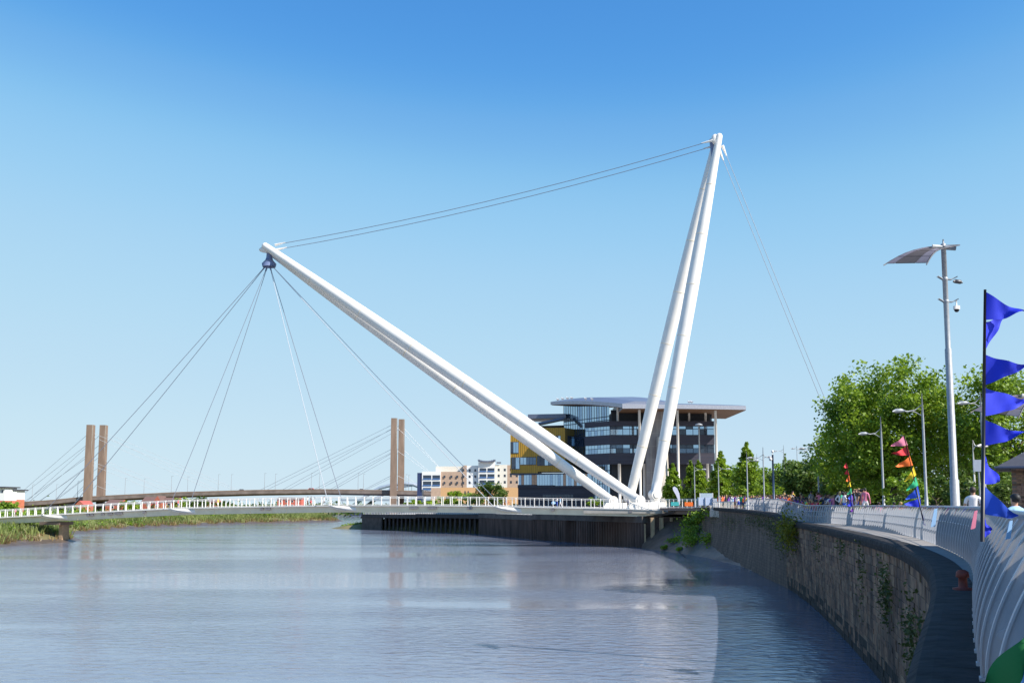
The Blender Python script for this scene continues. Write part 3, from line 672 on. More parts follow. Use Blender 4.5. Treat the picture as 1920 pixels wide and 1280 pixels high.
# ------------------------------------------------------------------ university building
UB = root('office_building', (25, 236, 7), 'modern building with dark bands, glass curtain wall and gold clad wing behind masts', 'building')
YF = 235
def X(px, Y): return P(px, 940, Y).x
def ZL(py): return P(1143, py, YF).z
def wl(nm, A, B, p0, p1, m, th=.4, off=0, parent=None): return mk(nm, MB().wall(A, B, ZL(p1), ZL(p0), th, off), m, parent or UB)
cr = (X(1143, YF), YF); rr_ = (X(1342, YF), YF); cl_ = (X(1097, 241), 241); gl = (X(1058, 258), 258)
def along(A, B, u): return (A[0]+(B[0]-A[0])*u, A[1]+(B[1]-A[1])*u)
wl('core', (X(1150, YF), YF+2.2), (X(1338, YF), YF+2.2), 772, 952, mat('dark_interior', (.02, .021, .028), .6), 22)
for nm, a, b in (('upper', 789, 798.5), ('middle', 815, 833), ('lower', 849, 870)):
    o = wl('cladding_band', cr, rr_, a, b, DARKCLAD, .9); 
    for k in range(1, int((ZL(a)-ZL(b))/.55)): mk('seam', MB().wall(cr, rr_, ZL(b)+k*.55-.02, ZL(b)+k*.55+.02, .02, .015), FRAME, o)
    o = wl('cladding_band', cl_, cr, a, b, DARKCLAD, .9)
def panes(A, B, p0, p1, n, m, off, tr=None, nm='window', fr=FRAME):
    """a window strip: frame, then each pane its own object"""
    f = wl(nm, A, B, p0, p1, fr, .12, off-.1)
    for k in range(n):
        a = along(A, B, (k+.04)/n); b = along(A, B, (k+.96)/n)
        segs = [(p0+.4, p1-.4)] if not tr else [(p0+.4, tr-.5), (tr+.5, p1-.4)]
        for s0, s1 in segs: mk('pane', MB().wall(a, b, ZL(s1), ZL(s0), .06, off), random.choice(m), f)
GM = [GLASS, GLASS, GLASS, mat('reflective_glass_tint', (.26, .36, .5), .05, .9)]
GD = [GLASSD, GLASSD, GLASS, mat('mid_glass', (.12, .17, .24), .06, .6)]
panes(cr, rr_, 798.5, 815, 15, [GLASS, GLASSD, GLASS], -.35, 804); panes(cr, rr_, 833, 849, 15, GD, -.35, 840)
panes(cl_, cr, 798, 815.5, 8, GM, -.3, 805); panes(cl_, cr, 832.5, 849.5, 8, GM, -.3, 840)
panes((X(1147, 238), 238), (X(1338, 238), 238), 766, 790, 13, [GLASSD, GLASS, GLASSD], 0, 779)
panes((X(1150, 240), 240), (X(1338, 240), 240), 870, 948, 9, [GLASSD], 0)
# tall glass curtain wall
cw0, cw1 = gl, (X(1144, 241), 241); ztl, ztr = P(1058, 758.5, 258).z, P(1144, 762.5, 241).z
cwf = mk('curtain_wall', MB().wall(cw0, cw1, ZL(948), ZL(776), .15, -.12), FRAME, UB)
for k in range(19):
    a, b = along(cw0, cw1, (k+.05)/19), along(cw0, cw1, (k+.95)/19); q = MB(); q.wall(a, b, ZL(948), 10, .06, 0); t0, t1 = ztl+(ztr-ztl)*(k+.05)/19, ztl+(ztr-ztl)*(k+.95)/19
    for vi, zt in ((4, t0), (5, t1), (6, t1), (7, t0)): q.v[vi] = (q.v[vi][0], q.v[vi][1], zt)
    mk('pane', q, random.choice(GM), cwf)
    m0, m1 = along(cw0, cw1, (k-.05)/19), along(cw0, cw1, (k+.05)/19); mk('mullion', MB().wall(m0, m1, ZL(948), t0, .1, .05), FRAME, cwf)
for py in (776, 783, 806, 811, 846, 851, 880, 905): mk('transom', MB().wall(gl, (X(1144, 241), 241), ZL(py)-.09, ZL(py)+.09, .1, .08), FRAME, UB)
# stair tower
st = wl('stair_tower', (X(1213, 233), 233), (X(1251, 233), 233), 772, 950, STAIR, 8)
for py in (789, 813, 837, 861, 885, 909): mk('panel_joint', MB().wall((X(1213, 233), 233), (X(1251, 233), 233), ZL(py)-.04, ZL(py)+.04, .03, .02), CONCL, st)
for px in (1222, 1234, 1243): mk('panel_joint', MB().wall((X(px, 233)-.05, 233), (X(px, 233)+.05, 233), ZL(950), ZL(773), .03, .022), CONCL, st)
q = MB(); c = P(1243, 940, 231.5); q.tube([(c.x, c.y, 6.6), (c.x, c.y, ZL(822)), (c.x, c.y, ZL(820))], [1.6, 1.25, .9], 24); mk('round_core', q, CONCL, UB, True)
for px, y0, y1, YY, r_ in ((1273, 766, 948, 229, .3), (1345, 766, 948, 229, .3), (1201, 766, 948, 229, .3), (1162, 869, 948, 234.4, .36), (1209, 869, 948, 234.4, .36), (1160, 764, 789, 235, .28), (1326, 767, 790, 235, .28), (1295, 767, 790, 235.5, .25), (1328, 869, 948, 234.4, .3)):
    a = P(px, 940, YY); mk('column', MB().tube([(a.x, a.y, ZL(y1)), (a.x, a.y, ZL(y0))], r_, 14), COLUMN, UB, True)
# roof: lens shaped canopy with fascia
def roofslab(A, B, depth, edge0, edge1, crown, nm, N=18):
    q = MB(); m = 6
    for i in range(N+1):
        u = i/N; x, y = along(A, B, u); zb = edge0[0]+(edge1[0]-edge0[0])*u+crown*math.sin(math.pi*u)*.6; 
        th = (edge0[1]+(edge1[1]-edge0[1])*u)
        bow = crown*math.sin(math.pi*u)
        d = Vector((B[0]-A[0], B[1]-A[1])).normalized(); n_ = Vector((-d.y, d.x))
        for dd, dz in ((0, 0), (0, th), (depth*.25, th+.7+bow*.5), (depth, th+1.0+bow), (depth, -.2), (.6, -.12)):
            q.v.append((x+n_.x*dd, y+n_.y*dd, zb+dz))
    q.f = [(i*m+k, (i+1)*m+k, (i+1)*m+(k+1) % m, i*m+(k+1) % m) for i in range(N) for k in range(m)]+[tuple(range(m)), tuple(range((N+1)*m-1, N*m-1, -1))]
    q.m = [(2 if k == 0 else 1 if k in (4, 5) else 0) for i in range(N) for k in range(m)]+[0, 0]
    return mk(nm, q, [ROOF, SOFFIT, mat('pale_fascia', (.42, .42, .47), .4, .2)], UB)
zz = lambda py, Y: P(1200, py, Y).z
ra, rb, rc = (X(1169, 227), 227), (X(1403, 227), 227), (X(1033, 256), 256)
roofslab(ra, rb, 22, (zz(765.5, 227), 1.05), (zz(768, 227), .9), .15, 'roof')
roofslab(rc, ra, 14, (P(1033, 758.5, 256).z, .75), (zz(764, 227), .95), .7, 'roof_wing')
# gold wing
GY = 250; gA, gB = (X(957, GY+2), GY+2), (X(1060, GY), GY); gC = (X(1090, GY+7), GY+7)
zg = lambda py: P(1030, py, GY).z
def gw(nm, A, B, p0, p1, m, th=.4, off=0, par=None): return mk(nm, MB().wall(A, B, zg(p1), zg(p0), th, off), m, par or UB)
mid_ = along(gA, gB, .5)
w1 = gw('gold_wall', gA, mid_, 814, 887, GOLD, 9); w2 = gw('gold_wall', (mid_[0]+.01, mid_[1]), gB, 801.5, 883.5, GOLD, 9.2)
gw('gold_side_wall', gB, gC, 802, 868, GOLDD, .5, .02)  # shadow of the neighbouring wing is painted in as darker gold
for k in range(1, 26):
    u = k/26; a = along(gA, gB, u); top = 814.5 if u < .5 else 802; bot = 886.5 if u < .5 else 883
    mk('standing_seam', MB().wall((a[0]-.03, a[1]), (a[0]+.03, a[1]), zg(bot), zg(top), .1, .05), GOLDD, UB)
def gp(u0, u1, p0, p1, n, A=gA, B=gB):
    a, b = along(A, B, u0), along(A, B, u1); f = gw('window', a, b, p0-.8, p1+.8, FRAME, .2, .12)
    for k in range(n): mk('pane', MB().wall(along(a, b, (k+.06)/n), along(a, b, (k+.94)/n), zg(p1), zg(p0), .05, .16), random.choice(GM+GD), f)
gp(.005, .15, 828, 848, 3); gp(.02, .17, 857, 878, 2); gp(.18, .47, 857, 870, 5); gp(.49, .9, 855, 871.5, 6); gp(.83, .92, 817, 835, 2)
gp(.15, .75, 817, 834, 3, gB, gC); gp(.76, .99, 815, 842, 1, gB, gC)
q = MB(); q.wall((gA[0]-.2, gA[1]-.2), (gB[0], gB[1]-.2), zg(888.5), zg(886.6), 9, 0); mk('soffit', q, FRAME, UB)
lA, lB = (X(973, 255), 255), (X(1143, 246), 246)
panes(lA, lB, 884, 911, 34, GM+[mat('brick_reflection_tint_glass', (.3, .2, .16), .1, .7)], .1, nm='curtain_wall')  # brown tint in some panes stands in for a brick reflection
wl('base_wall', lA, lB, 908, 952, DARKCLAD, 3, .6)
for k in range(4): a = along(lA, lB, .0+.2*k); b = along(lA, lB, .2+.2*k); mk('stepped_plinth', MB().wall(a, b, ZL(912), ZL(905.5+k*1.2), .5, .9-.02*k), DARKCLAD, UB)
panes(along(lA, lB, .28), along(lA, lB, .62), 925, 938, 10, [GLASSD], .75)
# rear upper storey over the gold wing
wl('rear_storey', (X(990, 262), 262), (X(1060, 258.5), 258.5), 782, 815, mat('dark_brown_cladding', (.07, .045, .04), .7), 6)
panes((X(1020, 259.5), 259.5), (X(1058, 258), 258), 792, 806, 7, GM, .1)
q = MB(); A, B = (X(990, 258), 258), (X(1062, 256), 256); q.wall(A, B, P(1000, 784.5, 258).z, P(1000, 776.5, 258).z, 10, 0); mk('rear_roof', q, ROOF, UB)
q = MB(); q.tube([P(1010, 795, 256), P(1058, 784.5, 255)], .45, 8); mk('canopy_edge', q, ROOF, UB)
# ------------------------------------------------------------------ residential block
RB = root('apartment_block', (-20, 425, 3), 'pale and tan apartment block with small square windows behind the footbridge', 'building')
YB = 425
def rb_(nm, p0, p1, y0, y1, m, dep=0, th=8, par=None):
    return mk(nm, MB().wall((X(p0, YB), YB-dep), (X(p1, YB), YB-dep), P(870, y1, YB).z, P(870, y0, YB).z, th, 0), m, par or RB)
rb_('end_wall', 782, 791, 886, 950, mat('dark_blue_glass_wall', (.03, .045, .12), .3), .2)
a = rb_('balcony_bay', 791, 826, 883.5, 918, RENDW, .6)
for (x0, x1) in ((793, 808.5), (810.5, 825)):
    for (y0, y1) in ((890.5, 899), (902, 911), (914, 918)):
        f = rb_('balcony', x0, x1, y0, y1, GLASSD, .62, .05, a); rb_('balustrade', x0, x1, y1-2.6, y1-.3, mat('blue_glass', (.1, .2, .42), .1, .5), .8, .05, f)
rb_('upper_wall', 816, 868, 873.5, 888, CREAM, -2); w_ = rb_('tan_wall', 826, 874, 884, 950, TAN, 0)
for (x0, x1, m, y0) in ((868, 875, TAN, 872), (875, 897, RENDW, 872.5), (928.5, 951, CREAM, 871), (951, 972, TAN, 871.5)): rb_('wall_bay', x0, x1, y0, 950, m, .3)
b = rb_('stair_bay', 897, 928, 866, 950, RENDW, 1.6)
for (x0, x1) in ((899, 912), (914, 927)):
    for (y0, y1) in ((877.5, 885), (888.5, 896.5), (900, 908.5), (911.5, 913)):
        f = rb_('balcony', x0, x1, y0, y1, GLASSD, 1.62, .05, b); rb_('balustrade', x0, x1, y1-2.6, y1-.3, MATS['blue_glass'], 1.8, .05, f)
WINF = mat('dark_window_frame', (.06, .06, .07), .5)
for px, ys in ((833, (893.5, 905)), (846, (893.5, 905)), (857, (893.5, 905)), (868.5, (893.5, 905, 881)), (880.5, (881.5, 893, 904.5)), (891, (881.5, 893, 904.5)), (935, (880.5, 891.5, 903.5)), (946.5, (880.5, 891.5, 903.5)), (958, (880.5, 891.5, 903.5)), (969, (880.5, 891.5, 903.5))):
    for y in ys:
        f = rb_('window', px-1.9, px+1.9, y-2.4, y+2.4, WINF, .34, .05); rb_('pane', px-1.3, px+1.3, y-1.8, y+1.8, GLASSD, .37, .04, f)
q = MB(); 
for k in range(8):
    u0, u1 = k/8, (k+1)/8; f_ = lambda u: 3.2*(2*u-1)**2
    q.wall((X(896+33*u0, YB), YB-3), (X(896+33*u1, YB), YB-3), P(900, 866-f_((u0+u1)/2)+.5, YB).z, P(900, 864-f_((u0+u1)/2), YB).z, 9, 0)
mk('curved_roof', q, ROOF, RB); rb_('small_roof', 931, 939.5, 865.8, 868.2, ROOF, 1, 4)
OB = root('orange_building', (-20, 400, 3), 'low orange rendered building in front of the pale apartment block', 'building')
for x0, x1, y0, m in ((808, 826, 914, TAN), (826, 973, 913.5, ORANGE)): mk('wall', MB().wall((X(x0, 398), 398), (X(x1, 398), 398), 3, P(870, y0, 398).z, 6, 0), m, OB)
for px in (872, 878, 930, 940): mk('window', MB().wall((X(px-1, 398), 398), (X(px+1, 398), 398), P(870, 927, 398).z, P(870, 920, 398).z, .2, .08), GLASSD, OB)

# ------------------------------------------------------------------ road bridge with concrete pylons
GB = root('road_bridge', (-206, 473, 0), 'distant concrete road bridge with two pairs of square brown pylons', 'road bridge')
gd = Vector((.993, .117, 0)); gn = Vector((-.117, .993, 0)); g0 = P(742, 920, 490); g0.z = 0
def gt(px):
    lo_, hi = -420, 150
    for _ in range(50):
        t = (lo_+hi)/2; p = g0+gd*t
        if proj((p.x, p.y, 12))[0] < px: lo_ = t
        else: hi = t
    return t
gpy = [(-300, 962), (0, 944), (40, 940.5), (100, 936.5), (157, 930.5), (250, 926), (330, 922), (475, 918), (600, 916.5), (730, 918.5), (810, 920.5), (900, 923)]
def gpnt(px, n_=0, dz=0):
    t = gt(px); p = g0+gd*t; z = P(px, lerp(gpy, px), p.y).z; return Vector((p.x, p.y, z+dz))+gn*n_
pxs = list(range(20, 900, 20)); q = MB(); pr = [(0, 0), (0, -1.9), (3, -2.6), (17, -2.6), (20, -1.9), (20, 0), (19.6, 0), (19.6, -.9), (.4, -.9), (.4, 0)]; m = len(pr)
for px in pxs: q.v += [tuple(gpnt(px, n_, z_)) for n_, z_ in pr]
q.f = [(i*m+k, (i+1)*m+k, (i+1)*m+(k+1) % m, i*m+(k+1) % m) for i in range(len(pxs)-1) for k in range(m)]; q.m = [0]*len(q.f); mk('deck', q, mat('stained_deck_concrete', (.17, .135, .12), .85, var=.3, scale=.3), GB)
q = MB(); q.v = []
for px in pxs: q.v += [tuple(gpnt(px, -.06, .05)), tuple(gpnt(px, -.06, -.35))]
q.f = [(2*i, 2*i+1, 2*i+3, 2*i+2) for i in range(len(pxs)-1)]; q.m = [0]*len(q.f); mk('parapet', q, CONC, GB)
def pylon(px, ytop, n_, wd, pd=3.4):
    c = gpnt(px, n_); zt = P(px, ytop, c.y).z; q = MB(); a = math.atan2(gd.y, gd.x); u = gd*wd/2; v = gn*pd/2
    vs = []
    for z_, s in ((0, 1.12), (zt, 1)):
        for aa, bb in ((-1, -1), (1, -1), (1, 1), (-1, 1)): vs.append(Vector((c.x, c.y, z_))+u*aa*s+v*bb*s)
    q.add(vs, [(3, 2, 1, 0), (4, 5, 6, 7)]+[(k, (k+1) % 4, 4+(k+1) % 4, 4+k) for k in range(4)]); o = mk('pylon', q, CONC, GB)
    q = MB(); w2 = u.normalized()*.12; mk('groove', q.box((c.x+u.x*.95, c.y+u.y*.95-1.72*1.0, zt/2+4), (.25, .1, zt-8)), CONCL, o); return c, zt
LP = [pylon(166, 796.5, -1, 3.1), pylon(165, 797, 21, 3.1)]; RP = [pylon(737.5, 784, -1, 3.1), pylon(752, 786, 21, 3.1)]
def gcab(c, zt, fr, px, n_, m, r_=.075):
    a = Vector((c.x, c.y, zt-fr)); mk('stay_cable', MB().tube([a, gpnt(px, n_, 0)], r_, 5), m, GB)
for side, n_ in ((0, 0), (1, 20)):
    c, zt = LP[side]
    for fr, px in ((3.2, 18), (8.2, 24), (14.5, 46), (19.5, 75), (24, 108), (26.5, 136)): gcab(c, zt, fr, px, n_, CABLE)
    for fr, px in ((3.4, 440), (5, 400), (17, 330), (18.5, 300), (27, 222)): gcab(c, zt, fr, px, n_, CABLEW, .06)
    c, zt = RP[side]
    for fr, px in ((2.7, 488), (4.5, 530), (14.5, 590), (16.5, 620), (27.5, 682)): gcab(c, zt, fr, px, n_, CABLE)
    for fr, px in ((3.2, 872), (14.8, 855), (27, 800)): gcab(c, zt, fr, px, n_, CABLEW)
for px in (100, 132): 
    c = gpnt(px, 10); mk('approach_pier', MB().box((c.x, c.y, c.z/2-1.3), (5, 16, c.z-2.6)), mat('grey_pier', (.2, .2, .25), .85), GB)
LG = 'lamp columns along the distant road bridge'
for px, top in ((59, 908), (80, 908), (144, 902), (233, 896), (251, 897), (320, 892), (336, 893), (408, 889), (421, 889), (495, 887), (507, 888), (583, 886.5), (593, 888), (671, 887), (679, 888), (761, 889), (767, 890)):
    far_ = px in (80, 251, 336, 421, 507, 593, 679, 767); a = gpnt(px, 19 if far_ else 1, 0); b = P(px, top, a.y)
    q = MB(); q.tube([a, Vector((a.x, a.y, b.z))], [.12, .07], 6); r_ = root('lamp_column', a, 'thin grey lamp column standing on the deck of the distant road bridge', 'lamp', LG); mk('pole', q, GALV, r_)
    mk('lantern', MB().box((a.x+.4, a.y, b.z), (1.0, .2, .12)), GALV, r_)
CARW = []
for px, m, lab in ((583, RED, 'small red car crossing the distant road bridge'), (678, WHT, 'white car near right pylons on the distant road bridge'), (452, mat('silver_paint', (.5, .5, .52), .3, .5), 'silver car at mid span of the distant road bridge')):
    a = gpnt(px, 2.5, -.85); r_ = root('car', a, lab, 'car'); q = MB(); an = math.atan2(gd.y, gd.x)
    sh = [(-2.1, .35), (-2.1, .85), (-1.5, .95), (-1.0, 1.45), (.7, 1.45), (1.3, .95), (2.1, .8), (2.1, .35)]
    for s in (-.85, .85): q.v += [tuple(a+gd*x+gn*s+Vector((0, 0, z_))) for x, z_ in sh]
    q.f = [tuple(range(8)), tuple(range(15, 7, -1))]+[(k, 8+k, 8+(k+1) % 8, (k+1) % 8) for k in range(8)]; q.m = [0]*len(q.f); mk('body', q, m, r_)
    for x in (-1.3, 1.3): mk('wheel', MB().tube([a+gd*x-gn*.9+Vector((0, 0, .33)), a+gd*x+gn*.9+Vector((0, 0, .33))], .33, 10), BLK, r_)
    q = MB(); q.v = [tuple(a+gd*x-gn*.87+Vector((0, 0, z_))) for x, z_ in ((-1.3, .98), (1.1, .98), (.6, 1.36), (-.9, 1.36))]; q.f = [(0, 1, 2, 3)]; q.m = [0]; mk('side_window', q, GLASSD, r_)
# far steel arch bridge
AB = root('steel_arch_bridge', P(745, 945, 760), 'far grey steel arch bridge rising behind the road bridge pylon', 'arch bridge')
ap = [(655, 953), (672, 940), (690, 927), (712, 914.5), (735, 908.5), (755, 906), (775, 908), (790, 914), (806, 922)]
for dy in (0, 14): mk('arch_rib', MB().tube([P(x, y+dy*.12, 760+dy)+Vector((dy*.7, 0, 0)) for x, y in ap], 1.3, 8), mat('grey_blue_arch_paint', (.3, .35, .42), .5), AB, True)
mk('arch_deck', MB().box(P(735, 937, 766), (76, 16, 1.4)), AB and MATS['grey_blue_arch_paint'], AB)
for px, yt in ((700, 922), (715, 915), (730, 911), (757, 908), (772, 909)): mk('hanger', MB().tube([P(px, yt, 762), P(px, 936, 762)], .18, 5), GALV, AB)

# ------------------------------------------------------------------ houses on the east bank
def house(px0, px1, ytop, yeave, Y, wm, rm, label, gable=False):
    a, b = X(px0, Y), X(px1, Y); ze, zr = P(300, yeave, Y).z, P(300, ytop, Y).z; r_ = root('brick_house', ((a+b)/2, Y, 3), label, 'house'); dpt = 9
    mk('wall', MB().wall((a, Y), (b, Y), 2.5, ze, dpt, 0), wm, r_); q = MB()
    if gable: vs = [(a-.3, Y-.4, ze), (b+.3, Y-.4, ze), ((a+b)/2, Y-.4, zr), (a-.3, Y+dpt, ze), (b+.3, Y+dpt, ze), ((a+b)/2, Y+dpt, zr)]; q.add(vs, [(1, 4, 5, 2), (0, 2, 5, 3), (0, 1, 2), (3, 5, 4)]); q.m = [0, 0, 1, 1]
    else: vs = [(a-.3, Y-.4, ze), (b+.3, Y-.4, ze), (a-.3, Y+dpt/2, zr), (b+.3, Y+dpt/2, zr), (a-.3, Y+dpt, ze), (b+.3, Y+dpt, ze)]; q.add(vs, [(0, 1, 3, 2), (2, 3, 5, 4), (0, 2, 4), (1, 5, 3)]); q.m = [0, 0, 1, 1]
    mk('roof', q, [rm, wm], r_); n_ = max(1, int((b-a)/3))
    for k in range(n_):
        x = a+(b-a)*(k+.5)/n_
        for z_ in (ze-1.3, ze-3.6):
            f = mk('window', MB().box((x, Y-.03, z_), (1.2, .1, 1.2)), RENDW, r_); mk('pane', MB().box((x, Y-.08, z_), (.95, .06, .95)), GLASSD, f)
house(143, 157, 938, 946, 380, REDBR, mat('red_roof', (.45, .1, .08), .8), 'red house with red roof left of the left pylon pair', True)
house(198, 224, 936, 944, 400, REDBR, ROOFT, 'red brick house with brown roof behind railing right of left pylons')
house(266, 290, 931, 940, 420, REDBR, ROOFT, 'red brick house with wide brown roof among bank trees')
house(289, 302, 929, 941, 415, REDBR, ROOFT, 'red gabled brick house, left of two standing close together', True)
house(304, 330, 932, 939, 418, REDBR, ROOFT, 'long red brick house at the right end of the brown roofed row')
house(388, 404, 934, 942, 430, REDBR, ROOFT, 'red brick house standing alone between green trees')
house(520, 565, 931.5, 935, 560, mat('bright_red_cladding', (.55, .13, .09), .7), ROOFT, 'long low red building beyond the river below the road bridge')
FL = root('riverside_flats', P(10, 945, 330), 'white and red flats with dark flat roofs at the left picture edge', 'building')
for x0, x1, yt, ym, yb, dep in ((-30, 8, 914, 938, 965, 0), (8, 24, 919, 936, 965, 6)):
    Y = 330+dep; mk('upper_wall', MB().wall((X(x0, Y), Y), (X(x1, Y), Y), P(10, ym, Y).z, P(10, yt, Y).z, 8, 0), RENDW, FL); mk('lower_wall', MB().wall((X(x0, Y), Y), (X(x1, Y), Y), 2, P(10, ym, Y).z-.02, 8, 0), mat('orange_red_brick', (.5, .15, .08), .8), FL)
    mk('flat_roof', MB().wall((X(x0-2, Y), Y), (X(x1+4, Y), Y), P(10, yt, Y).z+.01, P(10, yt-2.2, Y).z, 10, 1), TIN, FL)
    for px in np.arange(x0+4, x1, 7):
        for py in (yt+6, ym+4):
            f = mk('window', MB().wall((X(px, Y), Y), (X(px+3, Y), Y), P(10, py+3.5, Y).z, P(10, py-2, Y).z, .1, .06), FRAME, FL); mk('pane', MB().wall((X(px+.5, Y), Y), (X(px+2.5, Y), Y), P(10, py+3, Y).z, P(10, py-1.5, Y).z, .1, .1), GLASSD, f)

# ------------------------------------------------------------------ vegetation, east bank
def eastx(y): return lerp(east, y)
def bankz(d): return float(np.interp(d, [-1.5, .5, 2.5, 6, 11, 25, 70], [-.35, .15, .8, 1.7, 2.5, 3, 3.2]))
pts = []; pts2 = []
for k in range(46000):
    y = rng.uniform(165, 465); d = abs(rng.normal(0, 9))+1.5
    if math.sin(y*.37)+math.sin(y*.11+d*.5)+math.sin(y*1.1)*.5+rng.normal()*.6 < -.55 and d < 9: continue
    (pts2 if (d < 5 and rng.random() < .7) or rng.random() < .2 else pts).append((eastx(y)-d, y, bankz(d)-.1))
blades('reeds', pts, 1.5, .15, REED); blades('dry_reed_edge', pts2, .8, .13, REEDB)
pts = []
for y0, d0, sc_ in [(rng.uniform(215, 470), rng.uniform(10, 38), rng.uniform(1.2, 2.9)) for _ in range(110)]:
    n_ = int(220*sc_); c = np.array([eastx(y0)-d0, y0, 2.6+sc_*.55]); pts.append(c+rng.normal(size=(n_, 3))*np.array([sc_, sc_, sc_*.62])*.7)
for y0, d0, sc_ in [(rng.uniform(165, 330), rng.uniform(3, 12), rng.uniform(.5, 1.0)) for _ in range(110)]:
    n_ = 160; c = np.array([eastx(y0)-d0, y0, bankz(d0)+.2]); pts.append(c+rng.normal(size=(n_, 3))*sc_*.6)
o = bpy.data.objects.new('riverbank_bushes', leaf_mesh('riverbank_bushes', np.concatenate(pts), .42, LEAFB)); link(o); tag(o, kind='stuff')
pts = []
for _ in range(120):
    px = rng.uniform(-40, 960); Y = rng.uniform(560, 900); c = np.array([X(px, Y), Y, 4.0]); s_ = rng.uniform(2, 3.6) if px < 640 else rng.uniform(1.5, 2.5)
    pts.append(c+rng.normal(size=(150, 3))*np.array([s_*1.6, s_, s_*.7]))
o = bpy.data.objects.new('far_wood', leaf_mesh('far_wood', np.concatenate(pts), 1.3, LEAFD)); link(o); tag(o, kind='stuff')
for px, Y, h_, rx, m, lab in ((349, 415, 9.5, 5, LEAF, 'rounded green tree on the east bank, left of a darker one'), (372, 412, 9.8, 4.2, LEAFD, 'dark green tree on the east bank beside a rounded green one'), (240, 400, 8, 5.5, LEAF, 'broad green tree between red houses on the east bank'), (18, 300, 7.5, 3.4, LEAFB, 'bright green tree in front of the flats at left edge'), (420, 430, 8, 5, LEAFD, 'low dark tree beyond the reeds under the road bridge')):
    tree((X(px, Y), Y, 2.8), h_-2.8+1, .8, rx, 2600, 60, .5, m, lab, name='bank_tree')
# greenery behind the deck on the wharf side
for px, Y, h_, rx, m, lab in ((865, 300, 7.3, 6.5, LEAFB, 'bright lime green broad shrub behind the footbridge railing'), (919, 292, 9.2, 6, LEAFD, 'dark green conifer like shrub before the orange building'), (777, 305, 4.2, 3.2, LEAF, 'small green shrub beside the right pylon foot'), (810, 305, 4.2, 3.4, LEAF, 'small green shrub between pylon and lime green shrub'), (965, 262, 3, 1.8, LEAFB, 'low bright shrub at the left corner of the dark base wall')):
    tree((X(px, Y), Y, 4.5), h_, .2, rx, 6500, 60, .45, m, lab, name='shrub', cat='shrub', trunk=.12)
for px, Y, lab in ((1125, 222, 'low green planting behind railing near the far mast foot'), (1112, 224, 'low yellow green plant behind railing left of the mast foot')):
    tree((X(px, Y), Y, 7), 2.0, .1, 1.6, 700, 20, .3, LEAFB, lab, name='shrub', cat='shrub', trunk=.05)
# weeds on the quay wall and mud
def wallpt(Y, z): 
    i = min(range(qn), key=lambda k: abs(quay[k].y-Y)); o, d = outward(quay, i); return Vector((quay[i].x, quay[i].y, z))+o*.1, o, d
wp = []
for Y, z, sy, sz, n_ in ((40, 4.1, .8, .6, 420), (32.5, 3.4, .9, .6, 300), (28.5, 3.1, .7, .8, 260), (48, 4.4, .4, .9, 120), (88, 5.0, 2.6, .9, 700), (93, 4.6, 3.0, .9, 700), (99, 5.2, 2.6, .7, 500), (104, 5.6, 2, .5, 300), (112, 5.9, 3, .6, 400), (120, 5.7, 3, .5, 300), (135, 5.2, 4, .6, 400), (150, 5.8, 4, .6, 400), (56, 5.2, 1, .3, 80), (70, 5.0, 1, .5, 120)):
    for _ in range(n_):
        p, o, d = wallpt(Y+rng.normal()*sy, z); zz_ = z+rng.normal()*sz; wp.append(tuple(p+o*abs(rng.normal())*.14+Vector((0, 0, min(zz_, zprom(p.y)-.25)-z))+d*rng.normal()*.2))
o = bpy.data.objects.new('wall_weeds', leaf_mesh('wall_weeds', np.array(wp), .11, WEED)); link(o); tag(o, kind='stuff')
yb = []
p, o_, d_ = wallpt(84.5, 5.4)
yb = np.array(p+o_*.5)+rng.normal(size=(900, 3))*np.array([.5, .8, .75])
tb = root('buddleia_bush', p, 'yellow green bush sprouting from the quay wall top at the bend', 'shrub'); ORG_[tb.name] = Vector((0, 0, 0)); tb.location = (0, 0, 0)
o = bpy.data.objects.new('foliage', leaf_mesh('foliage', yb, .2, leafmat('buddleia_leaves', (.12, .14, .015), (.42, .36, .03), 2))); link(o, tb)
mk('stem', MB().tube([p-o_*.1, p+o_*.5+Vector((0, 0, .3))], .05, 6), BARK, tb)
mp_ = []
for cx, cy, cz, s_, n_ in ((29.3, 163, 3.2, 1.0, 900), (28.2, 158, 2.0, .8, 700), (30.3, 168, 4.6, 1.0, 700), (29.9, 152, 2.4, .8, 500), (27, 168, 1.6, .5, 250), (25.2, 166.5, .55, .25, 120), (26.6, 160, .6, .25, 120), (30.2, 160, 5.8, .8, 600), (30.6, 153, 6.3, .6, 300)):
    mp_.append(np.array([cx, cy, cz])+rng.normal(size=(n_, 3))*np.array([s_, s_*1.6, s_*.5]))
for _ in range(700):
    u, v = rng.random(), rng.random(); mp_.append(np.array([[-55+13*u, 321-10*u+8*v, .3+2.0*u+.2]])+rng.normal(size=(2, 3))*.3)
o = bpy.data.objects.new('mud_shore_scrub', leaf_mesh('mud_shore_scrub', np.concatenate(mp_), .3, LEAF)); link(o); tag(o, kind='stuff')
q = MB(); q.tube([P(1272, 1034, 152), P(1281, 1041, 147), P(1289, 1047, 143.5)], [.06, .09, .07], 6); dl = q; tag(mk('driftwood_log', q, TIMBER), 'thin dark driftwood branch lying on the mud shore', 'driftwood')

